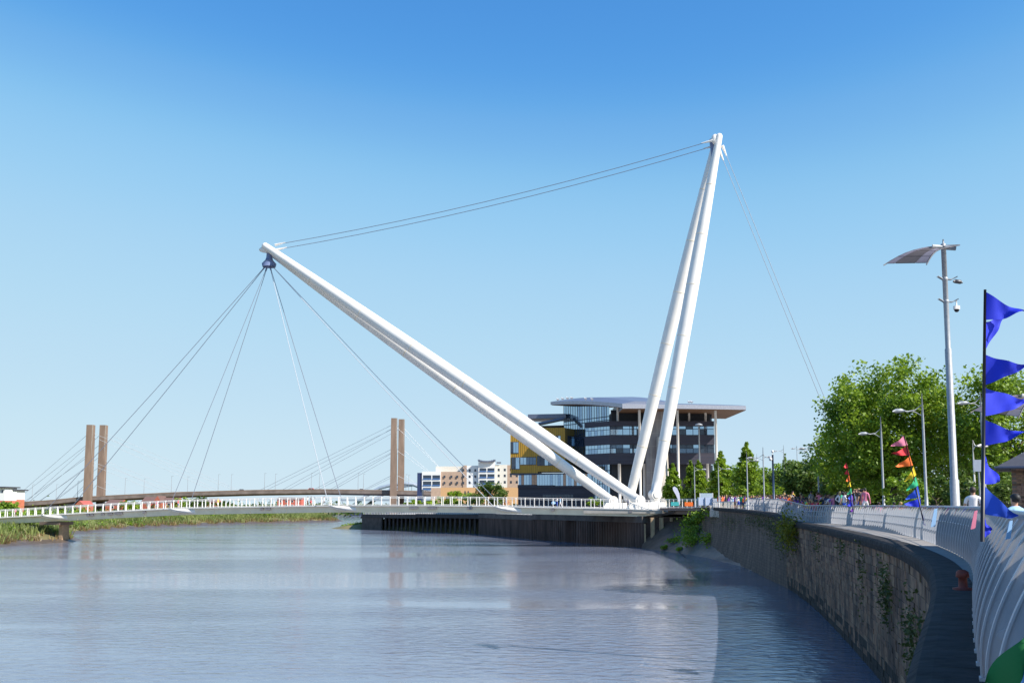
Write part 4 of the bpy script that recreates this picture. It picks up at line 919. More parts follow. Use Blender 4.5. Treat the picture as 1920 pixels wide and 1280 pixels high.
# ------------------------------------------------------------------ trees on the promenade
_qy = [p.y for p in quay]; _qx = [p.x for p in quay]; _fy = [p.y for p in fz]; _fx = [p.x for p in fz]
def gbase(px, Y):
    x = X(px, Y); d = x-float(np.interp(Y, _qy, _qx)) if Y < 161 else 9
    return Vector((x, Y, zprom(Y)+prise(Y)*min(1, max(0, (d-2.0)/.9))))
def inside(px, Y, marg=1.1):
    while Y < 130 and X(px, Y) < float(np.interp(Y, _fy, _fx))+marg: Y += .5
    return gbase(px, Y)
tree(gbase(1675, 82), 12.6, 1.7, 5.4, 34000, 300, .23, LEAF, 'large leafy plane tree behind the street lamps on the promenade', trunk=.28, spread=.115)
tree(gbase(1600, 92), 9.5, 1.2, 3.6, 9000, 80, .26, LEAF, 'lower plane tree merging with the left side of the large one', trunk=.2)
tree(gbase(1900, 76), 11.3, 1.5, 4.4, 16000, 120, .24, LEAF, 'tall plane tree at the right edge behind blue pennants', trunk=.24)
tree(gbase(1822, 88), 9.2, 1.0, 3.6, 9000, 80, .26, LEAFD, 'darker tree between lamp column and blue pennant pole', trunk=.2)
tree(gbase(1850, 66), 3.4, .2, 3.2, 3500, 40, .2, LEAFD, 'low dark hedge shrub behind the man in white', name='shrub', cat='shrub', trunk=.06)
tree(gbase(1705, 68), 2.9, .2, 1.5, 2200, 30, .16, LEAFB, 'pale green rounded shrub below the large plane tree', name='shrub', cat='shrub', trunk=.06)
tree(gbase(1755, 70), 2.8, .2, 2.4, 2400, 30, .2, LEAFD, 'dark shrub between two lamp columns', name='shrub', cat='shrub', trunk=.06)
hp = []
for k in range(16000):
    px = rng.uniform(1540, 1930); Y = 98+rng.normal()*1.2; x = X(px, Y); hp.append((x, Y, 6.8+rng.uniform(0, 1)**.7*(2.9+.7*math.sin(x*1.3)+.4*math.sin(x*3.1))))
hg = root('hedge', gbase(1730, 98), 'long dark green hedge below the plane trees behind the promenade', 'hedge')
o = bpy.data.objects.new('foliage', leaf_mesh('foliage', np.array(hp)-np.array(ORG_[hg.name]), .3, LEAFD)); link(o, hg)
for px, Y, ytop, rx, m, lab in ((1262, 190, 866, 2.6, LEAFB, 'small bright conical tree nearest the back mast foot'), (1296, 186, 862, 2.2, LEAF, 'second conical tree right of the back mast'), (1312, 178, 857, 2.1, LEAF, 'slim conical tree right of the second one beside the concrete core'), (1353, 172, 842, 2.9, LEAF, 'conical tree at the right corner of the dark building'), (1402, 160, 824, 3.1, LEAF, 'tallest pointed conical tree standing clear of the building'), (1474, 205, 850, 1.7, LEAFB, 'slender pale conical tree far behind the round lamp pole')):
    b_ = gbase(px, Y); h_ = P(px, ytop, Y).z-b_.z; tree(b_, h_, .4, rx, 7000, 110, .34, m, lab, 'cone', name='hornbeam_tree', trunk=.15, spread=.17)
for px, Y, ytop, rx, m, lab in ((1378, 190, 874, 4.2, LEAFB, 'light green rounded tree left of the tallest conical tree'), (1437, 172, 880, 4.6, LEAF, 'rounded green tree right of the tallest conical tree'), (1472, 190, 872, 4.5, LEAFB, 'bright green tree behind the pole with round lamps'), (1514, 132, 862, 4.6, LEAFD, 'dense grey green tree left of the twin arm lamp'), (1556, 128, 868, 4.2, LEAFD, 'dark tree below the drooping plane branch'), (1335, 186, 905, 4, LEAFD, 'low dark tree behind the crowd near conical trees')):
    b_ = gbase(px, Y); h_ = P(px, ytop, Y).z-b_.z; tree(b_, h_, .3, rx, 7000, 80, .34, m, lab, name='broadleaf_tree', trunk=.18, spread=.2)

# ------------------------------------------------------------------ lamps
def arm_lamp(px, Y, ytop, arms, label, group=None, r_=.085, m=GALV, name='street_lamp'):
    b = gbase(px, Y); zt = P(px, ytop, Y).z; t = root(name, b, label, 'street lamp', group)
    q = MB(); q.tube([b, b+Vector((0, 0, 1.2)), b+Vector((0, 0, 1.25)), Vector((b.x, b.y, zt-1.5)), Vector((b.x, b.y, zt))], [r_*1.25, r_*1.25, r_, r_*.8, r_*.3], 10); mk('pole', q, m, t, True)
    for dx, dz in arms:
        s = 1 if dx > 0 else -1; c = Vector((b.x, b.y, zt-dz)); e = c+Vector((dx, -.15, .05))
        q = MB(); q.tube([c+Vector((0, 0, .45)), c+Vector((dx*.35, 0, .12)), c+Vector((dx*.75, -.1, .02)), e], [.03, .03, .035, .04], 6); q.tube([c-Vector((0, 0, .25)), c+Vector((dx*.4, 0, .02)), c+Vector((dx*.6, 0, .03))], .025, 6)
        ar = mk('arm', q, m, t, True); q = MB(); q.tube([e-Vector((s*.1, 0, 0)), e+Vector((s*.1, 0, .02)), e+Vector((s*.4, 0, 0)), e+Vector((s*.62, 0, -.04))], [.05, .12, .13, .03], 10); mk('lantern', q, m, ar, True)
    return t
arm_lamp(1657, 73, 780, [(-1.1, 1.35)], 'grey street lamp with one left arm before the large plane tree')
arm_lamp(1737, 58, 737, [(-1.2, 1.1)], 'taller grey street lamp with one left arm, right of the red pennants')
arm_lamp(1536, 97, 818, [(-1.3, 1.25), (1.0, 1.2), (-.35, .95)], 'twin armed grey street lamp at the railing bend')
arm_lamp(1433, 115, 838, [(-1.3, 1.3), (.45, 1.2)], 'grey street lamp among the crowd with arms both ways')
arm_lamp(1402, 124, 846, [(.9, 1.2)], 'grey street lamp in front of the tallest conical tree')
arm_lamp(1348, 146, 864, [(1.2, 1.2)], 'grey street lamp by the viewing platform with one right arm')
arm_lamp(1303, 158, 866, [(1.3, 1.2)], 'grey street lamp near the white feather banner')
arm_lamp(1472, 185, 834, [(-1.4, 1.2)], 'far thin lamp with left arm above the distant trees', r_=.07)
arm_lamp(1497, 180, 835, [(1.2, 1.1), (-.5, .6)], 'far thin lamp with right arm above the grey green tree', r_=.07)
arm_lamp(1540, 150, 826, [(1.8, 1.3)], 'far lamp partly behind the twin armed lamp', r_=.08)
arm_lamp(1421, 190, 850, [(-.8, 1.1)], 'far thin lamp just left of the crowd lamp', r_=.06)
arm_lamp(1848, 62, 735, [(-.9, .75)], 'street lamp with left arm hidden behind the blue pennant pole')
t = arm_lamp(1829, 68, 829, [(.35, .3)], 'short white post lamp behind the man in white', r_=.07, m=WHITE)
# tall mushroom light and pole with globe cameras
b = gbase(1313, 200); t = root('mast_light', b, 'tall pole with flat mushroom shaped light in front of the dark building', 'street lamp'); zt = P(1311, 797, 200).z
mk('pole', MB().tube([b, Vector((b.x, b.y, zt))], [.2, .13], 10), GALV, t, True); q = MB(); q.tube([(b.x, b.y, zt-.1), (b.x, b.y, zt), (b.x, b.y, zt+.25), (b.x, b.y, zt+.4)], [.15, .8, .65, .1], 16); mk('canopy', q, GALV, t, True)
b = gbase(1451, 112); t = root('camera_pole', b, 'dark blue pole topped by round white camera globes', 'camera pole'); zt = P(1447, 852, 112).z; nv_ = mat('dark_blue_paint', (.03, .06, .13), .4)
mk('pole', MB().tube([b, Vector((b.x, b.y, zt))], [.13, .1], 10), nv_, t, True); q = MB(); q.ball((b.x, b.y, zt+.35), .16); q.tube([(b.x, b.y, zt), (b.x, b.y, zt+.3)], .03, 6); mk('globe', q, WHITE, t, True); q = MB(); q.ball((b.x-.25, b.y, zt-.5), .2); mk('globe', q, WHITE, t, True)
def yz(b, px, py): return P(px, py, b.y)
# sail lamp
def sail_lamp(px, Y, sc_, label, ytop):
    b = gbase(px, Y); t = root('sail_lamp', b, label, 'street lamp'); zt = P(px, ytop, Y).z; H = zt-b.z; k = sc_
    q = MB(); q.tube([b, b+Vector((0, 0, 2.0*k)), b+Vector((0, 0, 2.03*k)), b+Vector((0, 0, H*.62)), b+Vector((0, 0, H*.625)), b+Vector((0, 0, H))], [.21*k, .21*k, .17*k, .155*k, .125*k, .115*k], 14); mk('pole', q, GALV, t, True)
    T = b+Vector((0, 0, H)); q = MB(); q.tube([T, T+Vector((0, 0, .12*k)), T+Vector((0, 0, .14*k)), T+Vector((0, 0, .35*k))], [.09*k, .12*k, .05*k, .03*k], 10); mk('finial', q, GALV, t, True)
    ca, cb_, cc, cd = [Vector(v)*k for v in ((-.55, .45, .08), (-2.6, .9, -.72), (-.35, -.5, -.26), (-1.35, -1.15, -1.18))]   # root back, tip back, root front, tip front
    fa, fb_ = Vector((.2, .3, .12))*k, Vector((.95, .35, .16))*k; fc_ = Vector((.3, -.35, -.1))*k
    def S(u, v):   # canopy surface: u 0 root .. 1 left tip (negative u is the short right fin), v -1 front .. 1 back
        w_ = (v+1)/2
        if u >= 0: return T+cc.lerp(cd, u).lerp(ca.lerp(cb_, u), w_)+Vector((0, 0, .16*k*math.sin(u*math.pi)))
        return T+cc.lerp(fc_, min(1, -u*2)).lerp(fb_, max(0, -u*2-1)).lerp(ca.lerp(fa, min(1, -u*2)).lerp(fb_, max(0, -u*2-1)), w_)
    sg = MB(); N = 12; us = [-1+k_*(2.0/N)*1 for k_ in range(N+1)]
    for v in (-1, 1): mk('canopy_frame', MB().tube([S(u, v) for u in us], .03*k, 6), mat('dark_canopy_frame', (.09, .08, .09), .5), t, True)
    for (u0, u1) in ((.02, .35), (.35, .68), (.68, .95)):
        for v0, v1, m in ((-.96, -.45, mat('pale_sail_glass', (.24, .2, .21), .5)), (-.43, .55, mat('brown_sail_panel', (.11, .085, .075), .7)), (.57, .96, MATS['pale_sail_glass'])):
            q = MB(); n2 = 3
            for dz in (0, .025):
                for i in range(n2+1):
                    u = u0+.01+(u1-u0-.02)*i/n2; q.v += [tuple(S(u, v0)+Vector((0, 0, dz))), tuple(S(u, v1)+Vector((0, 0, dz)))]
            h = 2*(n2+1); q.f = [(2*i, 2*i+1, 2*i+3, 2*i+2) for i in range(n2)]+[(h+2*i+2, h+2*i+3, h+2*i+1, h+2*i) for i in range(n2)]+[(0, h, h+1, 1)]; q.m = [0]*len(q.f); mk('sail_panel', q, m, t)
    for u in (.35, .65): mk('crossbar', MB().tube([S(u, -1), S(u, 1)], .02*k, 6), MATS['dark_canopy_frame'], t)
    q = MB(); q.tube([T+Vector((.55*k, -.1*k, -.12*k)), T+Vector((-.5*k, .1*k, .02*k))], .11*k, 10); mk('hub', q, GALV, t, True)
    for dz, cam_ in ((1.62, 0), (2.72, 1)):
        c = T-Vector((0, 0, dz*k)); ar = MB()
        for oy in (-.06, .06): ar.tube([c+Vector((-.35*k, oy, .14*k)), c+Vector((-.12*k, oy, 0)), c+Vector((.3*k, oy, -.02*k)), c+Vector((.58*k, oy, .12*k))], .028*k, 6)
        ar.ball(c, .15*k); a_ = mk('arm', ar, GALV, t, True); q = MB()
        if cam_:
            q.tube([c+Vector((.5*k, 0, .08*k)), c+Vector((.5*k, 0, -.2*k)), c+Vector((.5*k, 0, -.22*k)), c+Vector((.5*k, 0, -.38*k))], [.03*k, .03*k, .15*k, .15*k], 12); o = mk('camera_housing', q, WHITE, a_, True); q = MB(); q.ball((c.x+.5*k, c.y, c.z-.4*k), .12*k); mk('dome', q, BLACKP, o, True)
        else: q.tube([c+Vector((.4*k, 0, -.12*k)), c+Vector((.5*k, 0, -.1*k)), c+Vector((.75*k, 0, -.14*k)), c+Vector((.85*k, 0, -.18*k))], [.05*k, .1*k, .1*k, .02*k], 10); mk('lantern', q, mat('dark_lantern', (.06, .06, .07), .4), a_, True)
sail_lamp(1791, 44, .93, 'tall lamp column topped by a curved translucent sail canopy and camera globe', 462)
sail_lamp(1948, 40, .85, 'second sail topped lamp column cut off by the right edge', 742)

# ------------------------------------------------------------------ pennants
def pennant(name, t, A, B, tip, m, curl=.17, N=14, th=.006):
    """triangular cloth: hoist edge A-B on the pole, fly end at tip, rippled"""
    A, B, tip = Vector(A), Vector(B), Vector(tip); q = MB(); n_ = (B-A).cross(tip-A).normalized(); L = (tip-A).length; ph = random.random()*6
    for s in (0, 1):
        for i in range(N+1):
            u = i/N
            for j in range(4):
                v = j/3; e = A.lerp(B, v); p = e.lerp(tip, u*.985); p = p+n_*((math.sin(u*6.5+ph+v*1.6)*curl*L*u*(1-.3*u)+math.sin(u*13+ph*2-v*4)*.035*L*u)+th*s)+Vector((0, 0, -math.sin(u*math.pi)*.05*L+.03*L*math.sin(u*9+ph)*u)); q.v.append(tuple(p))
    h = 4*(N+1); q.f = [(4*i+j, 4*i+j+1, 4*i+5+j, 4*i+4+j) for i in range(N) for j in range(3)]+[(h+4*i+4+j, h+4*i+5+j, h+4*i+j+1, h+4*i+j) for i in range(N) for j in range(3)]; q.m = [0]*len(q.f)
    return mk('pennant', q, m, t, True)
def flagpole(name, label, px0, py0, px1, py1, Y, flags, r_):
    a, b = P(px0, py0, Y), P(px1, py1, Y); t = root('pennant_pole', b, label, 'flag pole'); mk('pole', MB().tube([a, b], [r_*.6, r_], 8), BLACKP, t, True)
    for (x0, y0, x1, y1, tx, ty, m, dY) in flags: pennant('pennant', t, P(x0, y0, Y), P(x1, y1, Y), P(tx, ty, Y+dY), m)
YN = 9.6
flagpole('f', 'tall black pole tied to the railing with a column of blue pennants', 1847, 543, 1842, 1015, YN, [
    (1848, 547, 1846, 600, 1921, 584, BLUE, -.1), (1846, 604, 1845, 660, 1881, 590, BLUE, .1), (1846, 664, 1845, 722, 1928, 683, BLUE, -.15), (1845, 726, 1844, 780, 1940, 748, BLUE, .1), (1845, 786, 1844, 836, 1922, 811, BLUE, -.1),
    (1844, 848, 1843, 905, 1873, 902, BLUE, .1), (1844, 908, 1843, 962, 1912, 968, BLUE2, -.1), (1843, 965, 1842, 1012, 1857, 992, BLUE, .05)], .022)
flagpole('f', 'leaning rainbow pennant pole with large red flags before the plane tree', 1695, 815, 1731, 975, 40, [
    (1695, 816, 1702, 834, 1670, 835, PINK, 0), (1701, 835, 1706, 853, 1671, 850, RED, .1), (1706, 854, 1712, 872, 1677, 874, ORG, 0), (1713, 874, 1718, 890, 1696, 902, YEL, .05), (1717, 893, 1722, 909, 1699, 919, GRN, 0), (1721, 910, 1725, 931, 1697, 935, BLUE2, .1), (1725, 932, 1727, 950, 1692, 944, BLUE, 0), (1727, 954, 1731, 974, 1735, 985, PUR, 0)], .03)
flagpole('f', 'small distant rainbow pennant pole at left end of the bunting', 1587, 866, 1600, 962, 66, [
    (1587, 866, 1590, 877, 1581, 876, RED, 0), (1589, 878, 1592, 889, 1583, 888, RED, .1), (1592, 890, 1594, 901, 1585, 902, ORG, 0), (1594, 902, 1596, 912, 1589, 911, YEL, 0), (1596, 914, 1597, 925, 1588, 926, GRN, 0), (1597, 926, 1598, 937, 1589, 934, BLUE2, 0), (1598, 938, 1600, 948, 1587, 948, BLUE, 0), (1599, 950, 1601, 958, 1592, 960, PUR, 0)], .03)
# bunting tied along the handrail
BU = root('bunting', HR[40], 'string of small multicoloured bunting flags tied along the handrail', 'bunting')
hr = resample([p for p in HR if 24 < p.y < 74], .3); cols = [ORG, YEL, RED, PUR, ORG, RED, YEL, GRN, BLUE2, PINK]
for i, p in enumerate(hr):
    if p.y < 34 and i % 3: continue
    o, d = outward(hr, i); m = random.choice(cols); p = p+Vector((0, 0, .03)); dz = random.uniform(-.3, .05); q = MB(); a, b = p+d*.1, p-d*.1; c = p+o*random.uniform(.08, .25)+Vector((0, 0, dz))+d*random.uniform(-.15, .15)
    q.add([a, b, c, a+o*.01, b+o*.01, c+o*.01], [(0, 1, 2), (5, 4, 3)]); mk('flag', q, m, BU)
mk('cord', MB().tube([p+Vector((0, 0, .05)) for p in hr], .012, 5), WHT, BU)
for px, py, Y, m, lab in ((1827, 966, 15.5, PINK, 'pink cloth tag hanging from the near railing'), (1893, 985, 9.2, LBL, 'pale blue ribbon bundle tied to the near handrail'), (1752, 962, 32, LBL, 'short pale blue ribbon hanging on the railing beside the rainbow pennant pole')):
    a = P(px, py-8, Y); b = P(px+6, py-10, Y); c = P(px-7, py+26, Y); d_ = P(px+2, py+24, Y); q = MB(); nv = Vector((0, .01, 0)); q.add([a, b, d_, c, a+nv, b+nv, d_+nv, c+nv], [(0, 1, 2, 3), (7, 6, 5, 4), (0, 3, 7, 4), (1, 5, 6, 2)]); tag(mk('ribbon', q, m), lab, 'ribbon')
# big rainbow flag corner close to the camera
q = MB(); N = 14
A, B_, Cc = P(1845, 1290, 2.6), P(1935, 1165, 2.6), P(1960, 1300, 2.55)
for i in range(N+1):
    for j in range(N+1):
        u, v = i/N, j/N; p = A.lerp(B_, u).lerp(Cc.lerp(P(1990, 1210, 2.5), u), v)+Vector((0, .03*math.sin(u*6+v*9), .012*math.sin(v*12+u*3))); q.v.append(tuple(p))
q.f = [(i*(N+1)+j, i*(N+1)+j+1, (i+1)*(N+1)+j+1, (i+1)*(N+1)+j) for i in range(N) for j in range(N)]; q.m = [0 if j < 5 else 1 if j < 8 else 2 for i in range(N) for j in range(N)]
tag(mk('draped_flag', q, [cloth('deep_green_cloth', (.01, .16, .03)), LBL, BLUE], None, True), 'green and blue flag cloth at the bottom right corner', 'flag')

# ------------------------------------------------------------------ kiosk and fence at right
KB = root('brick_kiosk', gbase(1912, 50), 'small brown brick kiosk with dark hipped roof at the right edge', 'building'); zk = P(1897, 877, 50).z; kb = P(1899, 940, 50)
ku, kv = Vector((.893, -.45, 0)), Vector((.45, .893, 0))      # along its front, and back along its side wall
KBR = mat('kiosk_brick', (.2, .125, .095), .85, var=.3, scale=6, bump=.4)
k0 = Vector((kb.x, kb.y, 0)); q = MB(); q.prism([tuple(k0+kv*.03)[:2], tuple(k0+ku*6+kv*.03)[:2], tuple(k0+ku*6+kv*6)[:2], tuple(k0+kv*6)[:2]], 6.0, zk); mk('wall', q, mat('kiosk_mortar', (.16, .13, .11), .9), KB)
for r_ in range(26):
    for c_ in range(4):
        z_ = 6.9+r_*.105
        if z_ < zk-.06: c = k0+ku*(.2+(c_+.5*(r_ % 2))*.42); mk('brick', MB().box((c.x, c.y, z_), (.4, .05, .09), rz=math.atan2(ku.y, ku.x)), random.choice((KBR, KBR, STONE2, STONE3)), KB)
q = MB(); z0, z1 = zk, zk+1.9; e = [k0-ku*.75-kv*.75, k0+ku*6.7-kv*.75, k0+ku*6.7+kv*6.7, k0-ku*.75+kv*6.7]; r1, r2 = k0+ku*2.4+kv*3, k0+ku*3.6+kv*3
q.add([(p.x, p.y, z0) for p in e]+[(r1.x, r1.y, z1), (r2.x, r2.y, z1)], [(0, 1, 5, 4), (2, 3, 4, 5), (3, 0, 4), (1, 2, 5), (3, 2, 1, 0)]); mk('roof', q, TIN, KB)
mk('gutter', MB().tube([(e[0].x, e[0].y, z0), (e[1].x, e[1].y, z0)], .08, 6), FRAME, KB)
PF = root('metal_fence', gbase(1850, 58), 'black metal pale fence running behind the man in white', 'fence'); q = MB()
for k in range(70): q.box((X(1800, 58)+k*.12, 58, 6.1+.85), (.03, .03, 1.7))
mk('pales', q, BLACKP, PF, kind='stuff')
for z_ in (.3, 1.5): mk('rail', MB().box((X(1800, 58)+4.2, 58.03, 6.1+z_), (8.5, .04, .05)), BLACKP, PF)
b = gbase(1838, 60); t = root('sign_post', b, 'small grey square sign on a post behind the pennant pole', 'sign'); mk('post', MB().tube([b, b+Vector((0, 0, 3.0))], .05, 8), GALV, t); mk('plate', MB().box(b+Vector((0, -.06, 3.1)), (.7, .05, .7)), mat('sign_grey', (.3, .34, .42), .5), t)

# ------------------------------------------------------------------ people
def body_mesh(name, J, sub=1):
    """one continuous skinned figure; J: joint -> (pos, radius xy, parent)"""
    me = bpy.data.meshes.new(name); keys = list(J); me.from_pydata([J[k][0] for k in keys], [(keys.index(J[k][2]), keys.index(k)) for k in keys if J[k][2]], [])
    o = bpy.data.objects.new(name, me); C.objects.link(o); o.modifiers.new('skin', 'SKIN')
    if not me.skin_vertices: 
        bpy.context.view_layer.objects.active = o
    lay = me.skin_vertices[0] if me.skin_vertices else None
    for i, k in enumerate(keys): r_ = J[k][1]; lay.data[i].radius = r_ if hasattr(r_, '__len__') else (r_, r_)
    lay.data[0].use_root = True
    s = o.modifiers.new('sub', 'SUBSURF'); s.levels = sub; s.render_levels = sub
    dg = bpy.context.evaluated_depsgraph_get(); out = bpy.data.meshes.new_from_object(o.evaluated_get(dg)); bpy.data.objects.remove(o)
    out.name = name; return out
def pose(armL, armR, step=.0, lean_=0, h=1.74, bulk=1.0):
    J = {'pelvis': ((0, 0, .95), (.155*bulk, .11*bulk), None), 'waist': ((0, lean_*.3, 1.1), (.135*bulk, .1*bulk), 'pelvis'), 'chest': ((0, lean_*.7, 1.32), (.165*bulk, .11*bulk), 'waist'), 'collar': ((0, lean_*.9, 1.45), (.11, .085), 'chest'), 'neck': ((0, lean_, 1.51), (.055, .055), 'collar'), 'jaw': ((0, lean_+.02, 1.57), (.068, .078), 'neck'), 'skull': ((0, lean_+.015, 1.66), (.078, .096), 'jaw'), 'crown': ((0, lean_, 1.735), (.05, .062), 'skull')}
    for s, nm, arm in ((-1, 'l', armL), (1, 'r', armR)):
        J[nm+'sh'] = ((s*.185*bulk, lean_*.85, 1.41), (.07, .07), 'collar')
        pr = nm+'sh'
        for i, (p, r_) in enumerate(zip(arm, (.05, .036, .03, .036))): J[nm+'a%d' % i] = ((s*p[0], p[1]+lean_, p[2]), (r_, r_), pr); pr = nm+'a%d' % i
        st = step*s; J[nm+'hip'] = ((s*.095, st*.15, .84), (.1*bulk, .1*bulk), 'pelvis'); J[nm+'kn'] = ((s*.105, st*.6+.02, .48), (.06, .062), nm+'hip'); J[nm+'an'] = ((s*.11, st-.03, .09), (.042, .045), nm+'kn'); J[nm+'toe'] = ((s*.125, st+.13, .045), (.042, .032), nm+'an')
    return {k: (tuple(c*h/1.74 for c in v[0]), v[1], v[2]) for k, v in J.items()}
DOWN = ((.255, -.01, 1.13), (.265, .07, .9), (.262, .09, .84), (.26, .11, .76)); UP = ((.33, .12, 1.32), (.22, .3, 1.5), (.2, .3, 1.56), (.18, .3, 1.63)); FWD = ((.26, .08, 1.16), (.2, .32, 1.12), (.19, .37, 1.12), (.18, .44, 1.12)); HIPS = ((.38, -.06, 1.15), (.22, .08, 1.0), (.2, .1, .99), (.17, .13, .97))
POSES = [body_mesh('body', pose(DOWN, DOWN, .04)), body_mesh('body', pose(UP, DOWN, .05)), body_mesh('body', pose(FWD, FWD, .0)), body_mesh('body', pose(DOWN, DOWN, .26, .03)), body_mesh('body', pose(HIPS, DOWN, .06)), body_mesh('body', pose(UP, UP, .02))]
def region(me, short=True, sleeve=.9):
    for m in range(5): me.materials.append(None)
    idx = []
    for p in me.polygons:
        c = p.center; x = abs(c.x); z_ = c.z
        if z_ > 1.505: k = 0
        elif x > .2 and not (z_ > 1.28): k = 0 if short else 1
        elif z_ > .95: k = 1
        elif z_ > (.5 if short else .1): k = 2
        elif z_ > .085: k = 0 if short else 2
        else: k = 3
        idx.append(k)
    me.polygons.foreach_set('material_index', idx); me.polygons.foreach_set('use_smooth', [True]*len(idx))
LONG = [p.copy() for p in POSES]
for p in POSES: region(p, True)
for p in LONG: region(p, False)
def hair_mesh(style):
    q = MB(); q.ball((0, -.012, 1.675), (.098, .118, .1), seg=14, rings=9); me = mesh_of(q, 'hair', [None], True)
    for v in me.vertices:
        if v.co.y > .03 and v.co.z < 1.69: v.co.y *= .35; v.co.z = max(v.co.z, 1.7)
        if style and v.co.y < .02 and v.co.z < 1.66: v.co.z -= .2*style; v.co.y -= .01
    return me
HM = [hair_mesh(0), hair_mesh(1), hair_mesh(1.6)]
def person(p, rz, pz, top, bot, hair, hs_, label, short=True, skin=SKIN, group='people along the promenade', scale=1.0, shoe=BLK):
    r_ = root('person', p, label, 'person', group); r_.rotation_euler = (0, 0, rz); r_.scale = (scale,)*3
    o = bpy.data.objects.new('body', (POSES if short else LONG)[pz]); link(o, r_)
    for i, m in enumerate((skin, top, bot, shoe, skin)): o.material_slots[i].link = 'OBJECT'; o.material_slots[i].material = m
    h = bpy.data.objects.new('hair', HM[hs_]); link(h, r_); h.material_slots[0].link = 'OBJECT'; h.material_slots[0].material = hair
    return r_
TOPS = [('white', WHT), ('black', BLK), ('red', RED), ('orange', ORG), ('pink', PINK), ('light blue', LBL), ('grey', GRY), ('yellow', YEL), ('navy', NAVY), ('green', GRN), ('brown', BRN), ('purple', PUR)]
BOTS = [('denim', DEN), ('black', BLK), ('white', WHT), ('brown', BRN), ('blue', BLUE2), ('grey', GRY)]
spots = []
for k in range(170):
    px = 1345+(1625-1345)*((k*.61803) % 1.0)
    if k % 2 == 0: px = 1425+(px-1345)*.47
    spots.append((px, lerp([(1345, 148), (1400, 126), (1440, 112), (1500, 90), (1540, 80), (1625, 60)], px)+abs(rng.normal(0, 4.5))+.5))
HN = ('brown haired', 'black haired', 'blond', 'auburn haired'); used = set()
for k, (px, Y) in enumerate(spots):
    while True:
        t = random.choice((0, 0, 0, 1, 1, 2, 3, 4, 5, 6, 7, 8, 9, 10, 11)); b = random.randrange(6); sh = random.random() < .65; hi = random.randrange(4)
        lab = '%s person in %s top and %s %s in the promenade crowd' % (HN[hi], TOPS[t][0], BOTS[b][0], 'shorts' if sh else 'trousers')
        if lab not in used: break
    used.add(lab)
    person(inside(px, Y, .9), random.uniform(0, 6.28), random.choice((0, 0, 1, 2, 3, 4, 5)), TOPS[t][1], BOTS[b][1], HAIR[hi], random.choice((0, 0, 1, 2)), lab, sh, random.choice((SKIN, SKIN, SKIN2)), scale=random.uniform(.95, 1.08))
person(inside(1825, 29, 1.0), -.5, 0, WHT, DEN, HAIR[0], 0, 'man in white t-shirt seen from behind beside the pennant pole', True, SKIN, None, 1.09)
person(inside(1903, 17, .9), .3, 0, LBL, NAVY, HAIR[1], 0, 'person in light blue top behind the lowest blue pennant', True, SKIN, None, .97)
for px, Y, m, mb_, hr_, lab in ((1648, 55, PINK, DEN, 0, 'person in pink top behind the bunting left of the lamp column'), (1688, 44, RED, BLK, 2, 'grey blond person in red top behind the bunting'), (1676, 46, GRY, NAVY, 1, 'person in grey top with black backpack behind the bunting'), (1612, 60, GRN, DEN, 1, 'person in green top and denim behind the small rainbow pole')):
    b_ = inside(px, Y, .9); b_.z = 6.1; r_ = person(b_, random.uniform(-.4, .6), 0, m, mb_, HAIR[hr_], 0, lab, True, SKIN, None, .93)
    if 'backpack' in lab: q = MB(); q.ball((0, -.17, 1.25), (.17, .11, .24)); o = bpy.data.objects.new('backpack', mesh_of(q, 'backpack', [BLK], True)); link(o, r_)
# people on the footbridge
def onb(px, n_): return bp(bt(px), n_)+Vector((0, 0, .01))
for px, n_, rz, pz, top, bot, hr_, sh, lab in ((568, 2.2, 1.4, 3, WHT, BRN, 0, True, 'person in white top walking on the footbridge, left of a pair'), (575, 2.0, 1.4, 3, BLK, RED, 1, True, 'person in black top walking on the footbridge, right of a pair'), (596, 3.0, -1.4, 3, CREAM and WHT, GRY, 1, False, 'person in pale clothes walking alone at mid footbridge'), (324, 2, 1.5, 3, RED, DEN, 3, True, 'person in red top on the left part of the footbridge'), (281, 2.4, 1.5, 3, PINK, GRY, 2, True, 'person in pink top on the footbridge near the left pylons'), (398, 2.2, 1.5, 0, YEL, WHT, 2, True, 'person in pale yellow top on the left half of the footbridge'), (1041, 2.2, 1.5, 2, WHT, BLUE2, 0, False, 'person in white top and blue trousers pushing a pram'), (1047.5, 2.0, 1.5, 3, LBL, WHT, 3, False, 'person in light blue top walking beside the pram'), (17, 2, 1.5, 3, PINK, BLK, 0, True, 'person in pink top at the far left of the footbridge'), (1171, 6.5, 0, 2, NAVY, BLK, 1, True, 'person in dark clothes by the white mast pedestal')):
    person(onb(px, n_), rz, pz, top, bot, HAIR[hr_], 0, lab, sh, SKIN, 'people crossing the footbridge')
c = onb(1181, 5.5); person(c-Vector((0, 0, .45)), 0, 2, YEL, BLK, HAIR[0], 0, 'person in yellow jacket sitting by the white mast pedestal', True, SKIN, None, .95)
c = onb(1034, 2.2); t = root('pram', c, 'light blue pram pushed across the footbridge', 'pram'); q = MB(); q.ball(c+Vector((0, 0, .75)), (.42, .3, .3)); mk('carrycot', q, LBL, t, True); q = MB(); q.tube([c+Vector((.35, 0, .8)), c+Vector((.75, 0, 1.05))], .03, 6); mk('handle', q, BLK, t)
for dx in (-.35, .35):
    for dy in (-.25, .25): w_ = c+Vector((dx, dy, .16)); mk('wheel', MB().tube([w_-Vector((0, .03, 0)), w_+Vector((0, .03, 0))], .16, 10), BLK, t)
c = onb(945, 2); t = root('bicycle', c, 'bicycle ridden on the footbridge before the lowest stay cables', 'bicycle')
